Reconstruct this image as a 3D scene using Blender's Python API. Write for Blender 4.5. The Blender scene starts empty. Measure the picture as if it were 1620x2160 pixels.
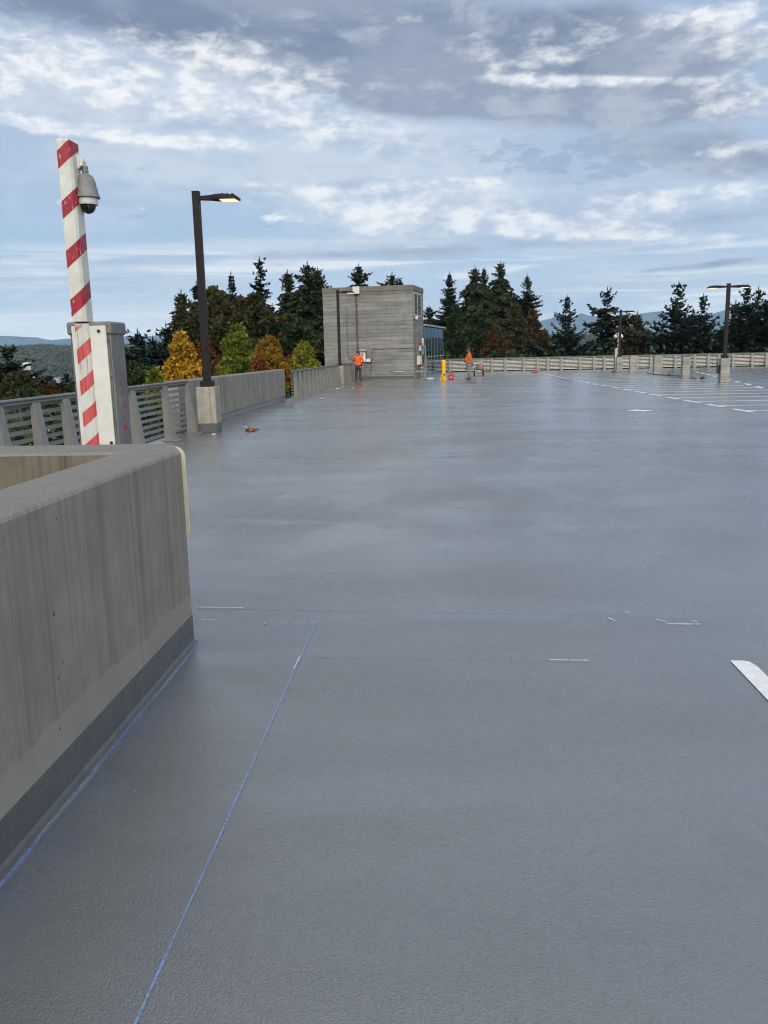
import bpy, bmesh, math, random
import numpy as np
from mathutils import Vector, Matrix
R_ = math.radians
scn = bpy.context.scene
COL = scn.collection

# ------------------------------------------------------------------ camera
FPX, EYE = 1740.0, 1.65
def cam_axes(yaw=3.85, pitch=math.degrees(math.atan(335/1740)), roll=1.2):
    y, p, r = R_(yaw), R_(pitch), R_(roll)
    F = Vector((-math.sin(y)*math.cos(p), math.cos(y)*math.cos(p), -math.sin(p)))
    R0 = Vector((math.cos(y), math.sin(y), 0)); U0 = R0.cross(F)
    R = R0*math.cos(r) - U0*math.sin(r)
    return F, R, R.cross(F)
CF, CR, CU = cam_axes()
def ray(px, py):
    return CF*FPX + CR*(px-810) - CU*(py-1080)
def at(px, py, Y):                       # measured point of the photo at the distance Y
    d = ray(px, py); return Vector((0, 0, EYE)) + d*(Y/d.y)
def azel(px, py):
    d = ray(px, py).normalized(); return math.atan2(d.x, d.y), math.asin(d.z)
cam = bpy.data.cameras.new('camera'); camo = bpy.data.objects.new('camera', cam); COL.objects.link(camo)
cam.sensor_fit = 'VERTICAL'; cam.sensor_height = 24; cam.sensor_width = 18
cam.lens = 24*FPX/2160; cam.clip_start = 0.05; cam.clip_end = 60000
M = Matrix.Identity(4)
for i in range(3):
    M[i][0], M[i][1], M[i][2] = CR[i], CU[i], -CF[i]
M[2][3] = EYE
camo.matrix_world = M
scn.camera = camo

# ------------------------------------------------------------------ node helpers
class NT:
    def __init__(s, tree):
        s.t = tree
    def node(s, typ, **kw):
        n = s.t.nodes.new(typ)
        for k, v in kw.items(): setattr(n, k, v)
        return n
    def put(s, sock, v):
        if v is None: return
        if isinstance(v, bpy.types.NodeSocket): s.t.links.new(v, sock)
        else:
            if sock.type == 'RGBA' and not hasattr(v, '__len__'): v = (v, v, v, 1)
            if sock.type == 'RGBA' and len(v) == 3: v = (*v, 1)
            sock.default_value = v
    def m(s, op, a, b=None, c=None, clamp=False):
        n = s.node('ShaderNodeMath', operation=op, use_clamp=clamp)
        s.put(n.inputs[0], a); s.put(n.inputs[1], b)
        if c is not None: s.put(n.inputs[2], c)
        return n.outputs[0]
    def add(s, a, b): return s.m('ADD', a, b)
    def mul(s, a, b): return s.m('MULTIPLY', a, b)
    def sub(s, a, b): return s.m('SUBTRACT', a, b)
    def ss(s, x, lo, hi, o0=0.0, o1=1.0):
        n = s.node('ShaderNodeMapRange', interpolation_type='SMOOTHSTEP')
        for i, v in enumerate((x, lo, hi, o0, o1)): s.put(n.inputs[i], v)
        return n.outputs[0]
    def mix(s, f, a, b, mode='MIX'):
        n = s.node('ShaderNodeMix', data_type='RGBA', blend_type=mode)
        s.put(n.inputs[0], f); s.put(n.inputs[6], a); s.put(n.inputs[7], b)
        return n.outputs[2]
    def noise(s, vec, scale, detail=4, rough=0.55, dist=0.0, lac=2.0):
        n = s.node('ShaderNodeTexNoise')
        s.put(n.inputs['Vector'], vec); s.put(n.inputs['Scale'], scale); s.put(n.inputs['Detail'], detail)
        s.put(n.inputs['Roughness'], rough); s.put(n.inputs['Distortion'], dist); s.put(n.inputs['Lacunarity'], lac)
        return n.outputs['Fac']
    def voro(s, vec, scale, feature='F1'):
        n = s.node('ShaderNodeTexVoronoi', feature=feature)
        s.put(n.inputs['Vector'], vec); s.put(n.inputs['Scale'], scale)
        return n.outputs['Distance']
    def vmul(s, vec, xyz):
        n = s.node('ShaderNodeVectorMath', operation='MULTIPLY'); s.put(n.inputs[0], vec); s.put(n.inputs[1], xyz)
        return n.outputs[0]
    def sep(s, vec):
        n = s.node('ShaderNodeSeparateXYZ'); s.put(n.inputs[0], vec); return n.outputs
    def comb(s, x, y, z):
        n = s.node('ShaderNodeCombineXYZ'); s.put(n.inputs[0], x); s.put(n.inputs[1], y); s.put(n.inputs[2], z); return n.outputs[0]
    def bump(s, h, strength, dist=0.01, nrm=None):
        n = s.node('ShaderNodeBump'); s.put(n.inputs['Height'], h); s.put(n.inputs['Strength'], strength); s.put(n.inputs['Distance'], dist)
        if nrm: s.put(n.inputs['Normal'], nrm)
        return n.outputs[0]

MATS = {}
def material(name):
    m = bpy.data.materials.new(name); m.use_nodes = True
    nt = NT(m.node_tree); m.node_tree.nodes.clear()
    out = nt.node('ShaderNodeOutputMaterial'); b = nt.node('ShaderNodeBsdfPrincipled')
    m.node_tree.links.new(b.outputs[0], out.inputs[0])
    MATS[name] = m
    return m, nt, b, out
def pos(nt): return nt.node('ShaderNodeNewGeometry').outputs['Position']
def nrm(nt): return nt.node('ShaderNodeNewGeometry').outputs['Normal']

def plain(name, col, rough=0.6, metal=0.0, var=0.12, scale=6.0, bump=0.0, bscale=60, spec=0.5):
    m, nt, b, o = material(name)
    p = pos(nt)
    f = nt.noise(p, scale, 5, 0.6)
    c = nt.mix(nt.ss(f, 0.3, 0.7), tuple(x*(1-var) for x in col), tuple(min(1, x*(1+var)) for x in col))
    nt.put(b.inputs['Base Color'], c)
    nt.put(b.inputs['Roughness'], nt.ss(nt.noise(p, scale*2.3, 3), 0.3, 0.7, max(.02, rough-.08), min(1, rough+.08)))
    b.inputs['Metallic'].default_value = metal
    b.inputs['Specular IOR Level'].default_value = spec
    if bump: nt.put(b.inputs['Normal'], nt.bump(nt.noise(p, bscale, 3), bump, 0.004))
    return m

def mat_deck(name='deck_coating', col=(.106, .114, .114), r0=.25):
    m, nt, b, o = material(name)
    p = pos(nt); s = nt.sep(p)
    big = nt.noise(nt.vmul(p, (.10, .42, 1)), 1.0, 5, 0.55, .4)          # roller passes run across the deck
    mid = nt.noise(nt.vmul(p, (.5, 2.6, 1)), 1.0, 4, 0.6, .3)
    blot = nt.noise(p, .55, 4, .6)
    f = nt.add(nt.mul(big, .5), nt.add(nt.mul(mid, .25), nt.mul(blot, .25)))
    c = nt.mix(nt.ss(f, .38, .62), tuple(x*.86 for x in col), tuple(x*1.14 for x in col))
    lapx = nt.add(s[0], nt.mul(nt.sub(nt.noise(nt.vmul(p, (.6, .35, 1)), 1.0, 3), .5), .5))
    lap = nt.noise(nt.comb(nt.m('FLOOR', nt.m('DIVIDE', lapx, .46)), nt.m('FLOOR', nt.m('DIVIDE', s[1], 3.7)), 0.0), 1.37, 1)
    c = nt.mix(nt.mul(nt.ss(lap, .35, .65), .10), c, tuple(x*1.5 for x in col))
    scf = nt.noise(nt.vmul(p, (2.2, 5.5, 1)), 1.0, 6, .7, 1.2)
    c = nt.mix(nt.mul(nt.ss(scf, .635, .72), .07), c, (.34, .36, .38))
    drk = nt.noise(p, 1.3, 5, .65, .6)
    c = nt.mix(nt.mul(nt.ss(drk, .60, .68), .20), c, (.05, .052, .055))
    spk = nt.voro(nt.vmul(p, (1, 1, 0)), 4.3)
    spn = nt.mul(nt.noise(p, 2.9, 1), .045)
    c = nt.mix(nt.mul(nt.ss(spk, spn, nt.mul(spn, .6)), .7), c, (.035, .036, .038))
    # sand grit showing through the coat, coarse to fine
    for sc_, am in ((170, .30), (64, .20), (24, .09), (9, .04)):
        g = nt.noise(nt.vmul(p, (1, .8, 1)), sc_, 2, .6)
        c = nt.mix(nt.mul(nt.ss(g, .52, .66), am), c, tuple(x*.52 for x in col))
        c = nt.mix(nt.mul(nt.ss(g, .46, .34), am*.8), c, tuple(x*1.6 for x in col))
    # blue chalk dust smeared near the layout lines (a stain with its own shape)
    def smear(x0, x1, y0, y1, w):
        gx = nt.mul(nt.ss(s[0], x0-w, x0+w), nt.ss(s[0], x1+w, x1-w))
        gy = nt.mul(nt.ss(s[1], y0-w, y0+w), nt.ss(s[1], y1+w, y1-w))
        return nt.mul(gx, gy)
    sm = nt.m('MAXIMUM', smear(-1.05, -.72, 4.55, 5.0, .22), nt.m('MAXIMUM', smear(-.6, 1.55, 5.0, 5.08, .07), smear(-1.42, -1.25, 1.4, 4.5, .14)))
    sm = nt.mul(sm, nt.ss(nt.noise(p, 5, 4, .6), .3, .7, .06, .30))
    c = nt.mix(sm, c, (.10, .16, .36))
    nt.put(b.inputs['Base Color'], c)
    wet = nt.ss(nt.noise(nt.vmul(p, (.22, .5, 1)), 1.0, 4, .6, .5), .42, .66)
    rr = nt.add(nt.mul(wet, -.06), nt.add(r0, nt.mul(nt.noise(p, 3.0, 4, .6), .08)))
    nt.put(b.inputs['Roughness'], rr)
    b.inputs['Specular IOR Level'].default_value = .5
    b.inputs['Coat Weight'].default_value = 1.0; b.inputs['Coat IOR'].default_value = 2.15; nt.put(b.inputs['Coat Roughness'], nt.add(nt.mul(wet, -.10), nt.add(.14, nt.mul(nt.noise(nt.vmul(p, (.35, 1.1, 1)), 1.0, 5, .65), .14))))
    # sand broadcast under the top coat: stipple that fades out as it gets finer than the eye can part
    h1 = nt.noise(p, 120, 2, .6)
    h2 = nt.voro(p, 160)
    h = nt.add(nt.ss(h1, .35, .75), nt.mul(nt.ss(h2, .0, .6), -.5))
    h3 = nt.noise(nt.vmul(p, (1, 1.6, 1)), 9, 3, .6)
    pool = nt.mul(smear(-3.2, 2.4, 6.2, 15.0, 2.2), nt.ss(nt.noise(nt.vmul(p, (.8, .55, 1)), 1.0, 5, .65, .5), .40, .60))
    pool = nt.m('MAXIMUM', pool, nt.mul(smear(-5.0, -2.6, 8.0, 17.0, .8), .8))
    h = nt.mul(h, nt.sub(1.0, nt.mul(pool, .62)))
    n1 = nt.bump(nt.mul(h, nt.ss(nt.noise(nt.vmul(p, (.28, .8, 1)), 1.0, 5, .62, .4), .40, .62, .52, 1.0)), .62, .0027)
    n2 = n1
    nt.put(b.inputs['Normal'], n2); nt.put(b.inputs['Coat Normal'], n2)
    return m

def mat_concrete(name, col, streak=.5, holes=True, lighttop=False, clean_h=0.0, boards=0.0, ax=(1, 1), brown=(.62, .55, .46), topstain=None):
    m, nt, b, o = material(name)
    p = pos(nt); s = nt.sep(p)
    u = nt.add(nt.mul(s[0], ax[0]), nt.mul(s[1], ax[1]))
    uz = nt.comb(u, 0.0, s[2])
    f1 = nt.noise(p, 3.2, 6, .62)
    f2 = nt.noise(p, 14, 5, .6)
    c = nt.mix(nt.ss(f1, .3, .72), tuple(x*.80 for x in col), tuple(x*1.16 for x in col))
    c = nt.mix(nt.mul(nt.ss(f2, .35, .75), .35), c, tuple(x*1.22 for x in col))
    st = nt.noise(nt.vmul(uz, (9.5, 1, .36)), 1.0, 6, .66, .12)
    st2 = nt.noise(nt.vmul(uz, (34, 1, .5)), 1.0, 4, .6)
    sm = nt.add(nt.mul(nt.ss(st, .48, .64), .55), nt.mul(nt.ss(st2, .50, .66), .50))
    if clean_h:
        edge = nt.add(clean_h, nt.mul(nt.sub(nt.noise(nt.vmul(uz, (2.2, 1, .5)), 1.0, 5, .65), .5), .26))
        fresh = nt.ss(s[2], edge, nt.add(edge, .018))
        c2 = tuple(x*1.10 for x in col)
        dirty = nt.mix(.78, c, tuple(a*d for a, d in zip(col, (.86, .835, .78))), 'MIX')
        c = nt.mix(fresh, nt.mix(.5, c, c2), nt.mix(.45, c, dirty))
        for jy in (3.74, 1.30):
            jl = nt.ss(nt.m('ABSOLUTE', nt.sub(s[1], jy)), .0045, .0015)
            c = nt.mix(nt.mul(jl, .55), c, (.07, .065, .055))
        sm = nt.mul(sm, nt.add(nt.mul(fresh, .85), .15))
    dk = tuple(a*d*.85 for a, d in zip(col, brown))
    c = nt.mix(nt.mul(sm, streak), c, dk)
    wst = nt.noise(nt.vmul(uz, (16, 1, .9)), 1.0, 3, .6, .4)
    c = nt.mix(nt.mul(nt.ss(wst, .66, .80), .35), c, (.50, .49, .46))
    hgt = nt.add(nt.mul(f2, .5), nt.mul(nt.noise(p, 70, 3, .6), .5))
    if boards:
        zb = nt.m('DIVIDE', s[2], boards)
        wob = nt.mul(nt.sub(nt.noise(nt.vmul(uz, (.8, 1, .9)), 1.0, 3), .5), .55)
        fr = nt.m('FRACT', nt.add(zb, wob))
        line = nt.m('MAXIMUM', nt.ss(fr, .13, .03), nt.ss(fr, .90, .98))
        bid = nt.m('FLOOR', nt.add(zb, wob))
        bn = nt.noise(nt.comb(nt.mul(u, .35), nt.mul(bid, 7.31), 0.0), 1.0, 3, .6)
        grain = nt.noise(nt.vmul(uz, (1.3, 1, 26)), 1.0, 4, .65, .3)
        c = nt.mix(nt.ss(bn, .35, .68), nt.mix(.42, c, tuple(x*.50 for x in col)), nt.mix(.36, c, tuple(x*1.45 for x in col)))
        c = nt.mix(nt.mul(nt.ss(grain, .42, .62), .28), c, tuple(x*.5 for x in col))
        lm = nt.mul(line, nt.ss(nt.noise(nt.vmul(uz, (.9, 1, 3)), 1.0, 4), .32, .62, .08, 1.0))
        c = nt.mix(nt.mul(lm, .62), c, tuple(x*.25 for x in col))
        hgt = nt.add(hgt, nt.mul(line, -2.2))
    if topstain:
        z0, z1 = topstain
        tn = nt.noise(nt.vmul(uz, (2.2, 1, .35)), 1.0, 4, .6)
        tm = nt.ss(nt.add(s[2], nt.mul(nt.sub(tn, .5), 1.2)), z0, z1)
        c = nt.mix(nt.mul(tm, .62), c, (.085, .080, .068))
    if holes:
        v = nt.voro(nt.comb(u, nt.mul(s[1], .02), nt.mul(s[2], .75)), 9.0)
        pick = nt.ss(nt.noise(nt.vmul(uz, (3.1, 1, 2.4)), 1.0, 2), .43, .50)
        rad = nt.mul(nt.noise(uz, 7.7, 1), .115)
        hole = nt.mul(nt.ss(v, rad, nt.mul(rad, .75)), pick)
        c = nt.mix(nt.mul(hole, .85), c, (.03, .028, .024))
        hgt = nt.add(hgt, nt.mul(hole, -1.5))
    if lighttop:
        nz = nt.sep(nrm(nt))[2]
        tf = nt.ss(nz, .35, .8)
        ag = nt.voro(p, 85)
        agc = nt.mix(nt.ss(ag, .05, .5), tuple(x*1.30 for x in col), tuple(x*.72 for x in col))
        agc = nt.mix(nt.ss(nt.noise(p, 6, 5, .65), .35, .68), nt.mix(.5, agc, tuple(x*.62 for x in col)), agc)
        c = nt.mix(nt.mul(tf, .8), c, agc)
        hgt = nt.add(hgt, nt.mul(nt.mul(ag, tf), -1.4))
    nt.put(b.inputs['Base Color'], c)
    b.inputs['Roughness'].default_value = .88
    b.inputs['Specular IOR Level'].default_value = .3
    nt.put(b.inputs['Normal'], nt.bump(hgt, .45, .006))
    return m

def mat_leaf(name, cols, trans=.25, clump=.5, rough=.6):
    m, nt, b, o = material(name)
    g = nt.node('ShaderNodeNewGeometry')
    rp = g.outputs['Random Per Island']; p = g.outputs['Position']
    n = nt.noise(p, clump, 3, .6)
    f = nt.add(nt.mul(rp, .55), nt.mul(nt.ss(n, .3, .7), .45))
    r = nt.node('ShaderNodeValToRGB'); nt.put(r.inputs[0], f)
    el = r.color_ramp.elements
    el[0].color = (*cols[0], 1); el[0].position = .08; el[1].color = (*cols[-1], 1); el[1].position = .92
    for i, cc in enumerate(cols[1:-1]):
        e = el.new(.08 + .84*(i+1)/(len(cols)-1)); e.color = (*cc, 1)
    nt.put(b.inputs['Base Color'], r.outputs[0])
    b.inputs['Roughness'].default_value = rough
    b.inputs['Specular IOR Level'].default_value = .25
    t = nt.node('ShaderNodeBsdfTranslucent'); nt.put(t.inputs[0], r.outputs[0])
    mx = nt.node('ShaderNodeMixShader'); mx.inputs[0].default_value = trans
    nt.t.links.new(b.outputs[0], mx.inputs[1]); nt.t.links.new(t.outputs[0], mx.inputs[2])
    nt.t.links.new(mx.outputs[0], o.inputs[0])
    return m

# ------------------------------------------------------------------ mesh builder
class MB:
    def __init__(s): s.v = []; s.f = []
    def face(s, pts):
        k = len(s.v); s.v += [tuple(p) for p in pts]; s.f.append(tuple(range(k, k+len(pts)))); return s
    def box(s, x0, x1, y0, y1, z0, z1, T=None):
        k = len(s.v)
        P = [(x, y, z) for z in (z0, z1) for y in (y0, y1) for x in (x0, x1)]
        if T is not None: P = [tuple(T @ Vector(p)) for p in P]
        s.v += P
        for f in ((0, 2, 3, 1), (4, 5, 7, 6), (0, 1, 5, 4), (2, 6, 7, 3), (0, 4, 6, 2), (1, 3, 7, 5)):
            s.f.append(tuple(k+i for i in f))
        return s
    def prism(s, poly, axis, a, b, T=None):      # poly of 2-D points in the plane across axis, swept a..b
        n = len(poly); k = len(s.v)
        def mk(q, t):
            if axis == 'x': r = (t, q[0], q[1])
            elif axis == 'y': r = (q[0], t, q[1])
            else: r = (q[0], q[1], t)
            return tuple(T @ Vector(r)) if T is not None else r
        s.v += [mk(q, a) for q in poly] + [mk(q, b) for q in poly]
        s.f.append(tuple(k+i for i in range(n))[::-1]); s.f.append(tuple(k+n+i for i in range(n)))
        for i in range(n):
            j = (i+1) % n; s.f.append((k+i, k+j, k+n+j, k+n+i))
        return s
    def cyl(s, p0, p1, r0, r1=None, n=12, cap=True):
        r1 = r0 if r1 is None else r1
        p0, p1 = Vector(p0), Vector(p1); d = (p1-p0).normalized()
        a = d.orthogonal().normalized(); b = d.cross(a); k = len(s.v)
        for p, r in ((p0, r0), (p1, r1)):
            for i in range(n):
                t = 2*math.pi*i/n; s.v.append(tuple(p + (a*math.cos(t)+b*math.sin(t))*r))
        for i in range(n):
            j = (i+1) % n; s.f.append((k+i, k+j, k+n+j, k+n+i))
        if cap: s.f.append(tuple(k+i for i in range(n))[::-1]); s.f.append(tuple(k+n+i for i in range(n)))
        return s
    def tube(s, pts, r, n=8):
        pts = [Vector(p) for p in pts]; k = len(s.v); rs = r if hasattr(r, '__len__') else [r]*len(pts)
        prev = None
        for i, p in enumerate(pts):
            d = (pts[min(i+1, len(pts)-1)]-pts[max(i-1, 0)]).normalized()
            a = d.orthogonal().normalized() if prev is None else (prev - d*prev.dot(d)).normalized()
            prev = a; b = d.cross(a)
            for j in range(n):
                t = 2*math.pi*j/n; s.v.append(tuple(p+(a*math.cos(t)+b*math.sin(t))*rs[i]))
        for i in range(len(pts)-1):
            for j in range(n):
                q = (j+1) % n; s.f.append((k+i*n+j, k+i*n+q, k+(i+1)*n+q, k+(i+1)*n+j))
        s.f.append(tuple(k+j for j in range(n))[::-1]); s.f.append(tuple(k+(len(pts)-1)*n+j for j in range(n)))
        return s
    def lathe(s, prof, n=20, T=None):            # profile (r, z) turned about z
        k = len(s.v)
        for r, z in prof:
            for j in range(n):
                t = 2*math.pi*j/n; p = Vector((r*math.cos(t), r*math.sin(t), z))
                s.v.append(tuple(T @ p if T is not None else p))
        for i in range(len(prof)-1):
            for j in range(n):
                q = (j+1) % n; s.f.append((k+i*n+j, k+i*n+q, k+(i+1)*n+q, k+(i+1)*n+j))
        s.f.append(tuple(k+j for j in range(n))[::-1]); s.f.append(tuple(k+(len(prof)-1)*n+j for j in range(n)))
        return s
    def ball(s, c, r, n=10, sc=(1, 1, 1)):
        prof = [(max(.02, math.sin(math.pi*i/n))*r, -math.cos(math.pi*i/n)*r) for i in range(n+1)]
        return s.lathe(prof, n+4, Matrix.Translation(c) @ Matrix.Diagonal((*sc, 1)))
    def build(s, name, mat, parent=None, loc=None, smooth=False, bevel=0.0, seg=2, keep=False):
        me = bpy.data.meshes.new(name)
        v = s.v
        if loc is not None and not keep: v = [(a-loc[0], b-loc[1], c-loc[2]) for a, b, c in v]
        me.from_pydata(v, [], s.f); me.update()
        bm = bmesh.new(); bm.from_mesh(me); bmesh.ops.recalc_face_normals(bm, faces=bm.faces); bm.to_mesh(me); bm.free()
        me.materials.append(mat)
        if smooth:
            me.polygons.foreach_set('use_smooth', [True]*len(me.polygons))
        o = bpy.data.objects.new(name, me); COL.objects.link(o)
        if loc is not None: o.location = loc
        if parent is not None: o.parent = parent
        if bevel:
            b = o.modifiers.new('bevel', 'BEVEL'); b.width = bevel; b.segments = seg; b.limit_method = 'ANGLE'; b.angle_limit = R_(40)
        if smooth:
            try: me.set_sharp_from_angle(angle=R_(42))
            except Exception: pass
        return o
def tag(o, label=None, cat=None, group=None, kind=None):
    if label: o['label'] = label
    if cat: o['category'] = cat
    if group: o['group'] = group
    if kind: o['kind'] = kind
    return o
def empty(name, loc, label=None, cat=None, group=None, rz=0):
    o = bpy.data.objects.new(name, None); COL.objects.link(o); o.location = loc; o.rotation_euler = (0, 0, rz)
    o.empty_display_size = .2
    return tag(o, label, cat, group)
def part(mb, name, mat, root, **kw):             # mb in coordinates local to the thing's Empty
    return mb.build(name, mat, root, **kw)
def mesh_np(name, verts, quads, mat, parent=None, loc=None):
    me = bpy.data.meshes.new(name)
    nv, nf, k = len(verts), len(quads), quads.shape[1]
    me.vertices.add(nv); me.vertices.foreach_set('co', np.asarray(verts, np.float32).ravel())
    me.loops.add(nf*k); me.loops.foreach_set('vertex_index', np.asarray(quads, np.int32).ravel())
    me.polygons.add(nf); me.polygons.foreach_set('loop_start', np.arange(0, nf*k, k, dtype=np.int32))
    me.update(calc_edges=True); me.validate()
    me.materials.append(mat)
    o = bpy.data.objects.new(name, me); COL.objects.link(o)
    if parent: o.parent = parent
    if loc is not None: o.location = loc
    return o
# ------------------------------------------------------------------ sky: clear NISHITA sky under layers of cloud laid out by azimuth and elevation
SUN_EL, SUN_AZ = 30.0, 170.0             # degrees; azimuth from +Y (ahead) clockwise: the sun is veiled, behind the camera
world = bpy.data.worlds.new('World'); scn.world = world; world.use_nodes = True
wt = NT(world.node_tree); world.node_tree.nodes.clear()
wo = wt.node('ShaderNodeOutputWorld'); bg = wt.node('ShaderNodeBackground'); wt.t.links.new(bg.outputs[0], wo.inputs[0])
SKY_S = 0.10
bg.inputs[1].default_value = SKY_S
skyt = wt.node('ShaderNodeTexSky', sky_type='NISHITA'); skyt.sun_disc = False
skyt.sun_elevation = R_(SUN_EL); skyt.sun_rotation = R_(SUN_AZ); skyt.air_density = 1.0; skyt.dust_density = 1.5; skyt.ozone_density = 1.5
tc = wt.node('ShaderNodeTexCoord').outputs['Generated']
dn = wt.node('ShaderNodeVectorMath', operation='NORMALIZE'); wt.put(dn.inputs[0], tc); D = dn.outputs[0]
dx, dy, dz = wt.sep(D)
az = wt.m('ARCTAN2', dx, dy); elv = wt.m('ARCSINE', dz)
UV = wt.comb(az, elv, 0.0)
K = 1/SKY_S
def C(r, g, b): return (r*K, g*K, b*K, 1)
def blob(px, py, sx, sy, rot, amp):
    u, v = azel(px, py); u2, v2 = azel(px+10, py); u3, v3 = azel(px, py-10)
    ku = math.hypot(u2-u, v2-v)/10; kv = math.hypot(u3-u, v3-v)/10
    mp = wt.node('ShaderNodeMapping', vector_type='TEXTURE')
    wt.put(mp.inputs[0], UV); mp.inputs[1].default_value = (u, v, 0); mp.inputs[2].default_value = (0, 0, R_(-rot+1.2)); mp.inputs[3].default_value = (sx*ku, sy*kv, 1)
    d = wt.node('ShaderNodeVectorMath', operation='DOT_PRODUCT'); wt.put(d.inputs[0], mp.outputs[0]); wt.put(d.inputs[1], mp.outputs[0])
    # amp * 2.718^-d written as 2.718^(ln amp - d): one node less per cloud
    return wt.m('POWER', 2.718, wt.sub(math.log(amp), d.outputs['Value']))
def blobs(lst):
    acc = None
    for b in lst:
        q = blob(*b); acc = q if acc is None else wt.add(acc, q)
    return acc
# warped direction for ragged cloud edges
S1 = wt.vmul(D, (1, 1, 2.3))
n_big = wt.noise(S1, 4.5, 8, .60, .35)
n_mid = wt.noise(S1, 11.0, 8, .62, .25)
n_fin = wt.noise(wt.vmul(D, (1, 1, 1.7)), 26.0, 7, .60, .3)
n_str = wt.noise(wt.vmul(D, (1, 1, 7.0)), 5.5, 7, .58, .5)
n_rip = wt.noise(wt.vmul(D, (1, 1, 2.6)), 34.0, 6, .58, .25)
def dens(G, noise, amp, lo, hi):
    return wt.ss(wt.add(G, wt.mul(wt.sub(noise, .5), amp)), lo, hi)
# clear part
grad = wt.node('ShaderNodeValToRGB'); wt.put(grad.inputs[0], wt.m('MULTIPLY', elv, 2.5, clamp=True))
ge = grad.color_ramp.elements
ge[0].position = 0.0; ge[0].color = (1.2, 1.12, .98, 1); ge[1].position = 1.0; ge[1].color = (.30, .375, .53, 1)
for p_, c_ in ((.07, (.92, .92, .88)), (.17, (.52, .62, .71)), (.30, (.32, .435, .60)), (.55, (.37, .45, .585))):
    e = ge.new(p_); e.color = (*c_, 1)
sky_c = wt.mix(.80, skyt.outputs[0], wt.mix(1.0, grad.outputs[0], (K, K, K, 1), 'MULTIPLY'))
# general mid-level deck away from the photographed part: broken cloud all round
ext = wt.ss(wt.m('ABSOLUTE', az), .55, .9)
ext = wt.m('MAXIMUM', ext, wt.ss(elv, .40, .62))
cover = wt.mul(wt.ss(wt.add(n_big, wt.mul(n_mid, .35)), .50, .85), ext)
sky_c = wt.mix(wt.mul(cover, .85), sky_c, wt.mix(wt.ss(n_mid, .35, .68), C(.42, .46, .55), C(.82, .84, .87)))
# thin veil
GV = blobs([(700, 310, 460, 85, 6, 1.05), (250, 590, 560, 45, -2, .8), (1250, 620, 620, 60, 0, .75), (1250, 440, 520, 120, 0, .85),
            (150, 130, 420, 120, 4, 1.0), (250, 400, 520, 90, 0, .75), (900, 500, 600, 40, 0, .5), (560, 330, 300, 60, 5, .5), (900, 690, 900, 30, 0, .55), (1250, 60, 500, 120, 0, .5), (420, 240, 260, 60, 0, .7), (60, 560, 260, 30, 0, .5)])
v_d = dens(GV, wt.add(wt.mul(n_str, .35), wt.add(wt.mul(n_big, .3), wt.mul(n_mid, .35))), 2.2, .12, 1.05)
sky_c = wt.mix(wt.mul(v_d, .85), sky_c, wt.mix(wt.ss(wt.add(wt.mul(n_str, .5), wt.mul(n_mid, .5)), .40, .60), C(.375, .45, .57), C(.53, .585, .655)))
# streaks low over the horizon
lowm = wt.mul(wt.ss(elv, .145, .085), wt.ss(elv, -.02, .02))
stk = wt.noise(wt.vmul(D, (1, 1, 22.0)), 2.6, 6, .55, .7)
sky_c = wt.mix(wt.mul(wt.mul(wt.ss(stk, .45, .66), lowm), .8), sky_c, C(.98, .97, .91))
sky_c = wt.mix(wt.mul(wt.mul(wt.ss(stk, .44, .30), lowm), .55), sky_c, C(.46, .57, .70))
# dark grey-lavender undersides
GD = blobs([(560, 50, 420, 90, 3, 1.3), (930, 125, 380, 85, 4, 1.35), (700, 110, 260, 60, 6, .6), (1060, 210, 260, 34, 3, 1.25), (860, 190, 150, 45, 10, .7), (1380, 115, 220, 60, 5, 1.1),
            (1330, 245, 190, 26, 2, .7), (1440, 310, 190, 36, 2, .75), (1570, 345, 130, 40, 0, .7), (1400, 215, 200, 40, 3, .8), (1180, 60, 160, 40, 4, .55),
            (1500, 462, 160, 22, 0, .6), (1510, 557, 70, 7, -4, .9), (870, 528, 520, 20, 0, .55), (60, 20, 240, 60, 0, .6), (1290, 20, 90, 40, 0, .5),
            (640, 595, 55, 5, -2, .55), (1380, 570, 60, 6, -3, .5)])
d_n = wt.add(wt.mul(n_mid, .55), wt.add(wt.mul(n_big, .25), wt.mul(n_fin, .20)))
d_d = dens(GD, d_n, 3.2, .18, .95)
d_col = wt.mix(wt.ss(n_big, .40, .60), C(.150, .187, .272), C(.250, .287, .37))
d_col = wt.mix(wt.mul(wt.ss(n_mid, .50, .66), .55), d_col, C(.46, .495, .56))
sky_c = wt.mix(wt.mul(d_d, .94), sky_c, d_col)
GT = blobs([(1120, 340, 110, 40, 0, .95), (1250, 335, 120, 55, 0, 1.05), (1420, 350, 150, 50, 0, .9), (1010, 310, 90, 40, 0, .5), (330, 150, 260, 60, 8, .45), (620, 250, 200, 45, 8, .5), (1330, 60, 200, 60, 0, .6)])
t_d = dens(GT, wt.add(wt.mul(n_rip, .6), wt.add(wt.mul(n_fin, .25), wt.mul(n_mid, .15))), 8.0, .80, 1.35)
sky_c = wt.mix(wt.mul(t_d, .62), sky_c, C(.255, .325, .45))
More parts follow.
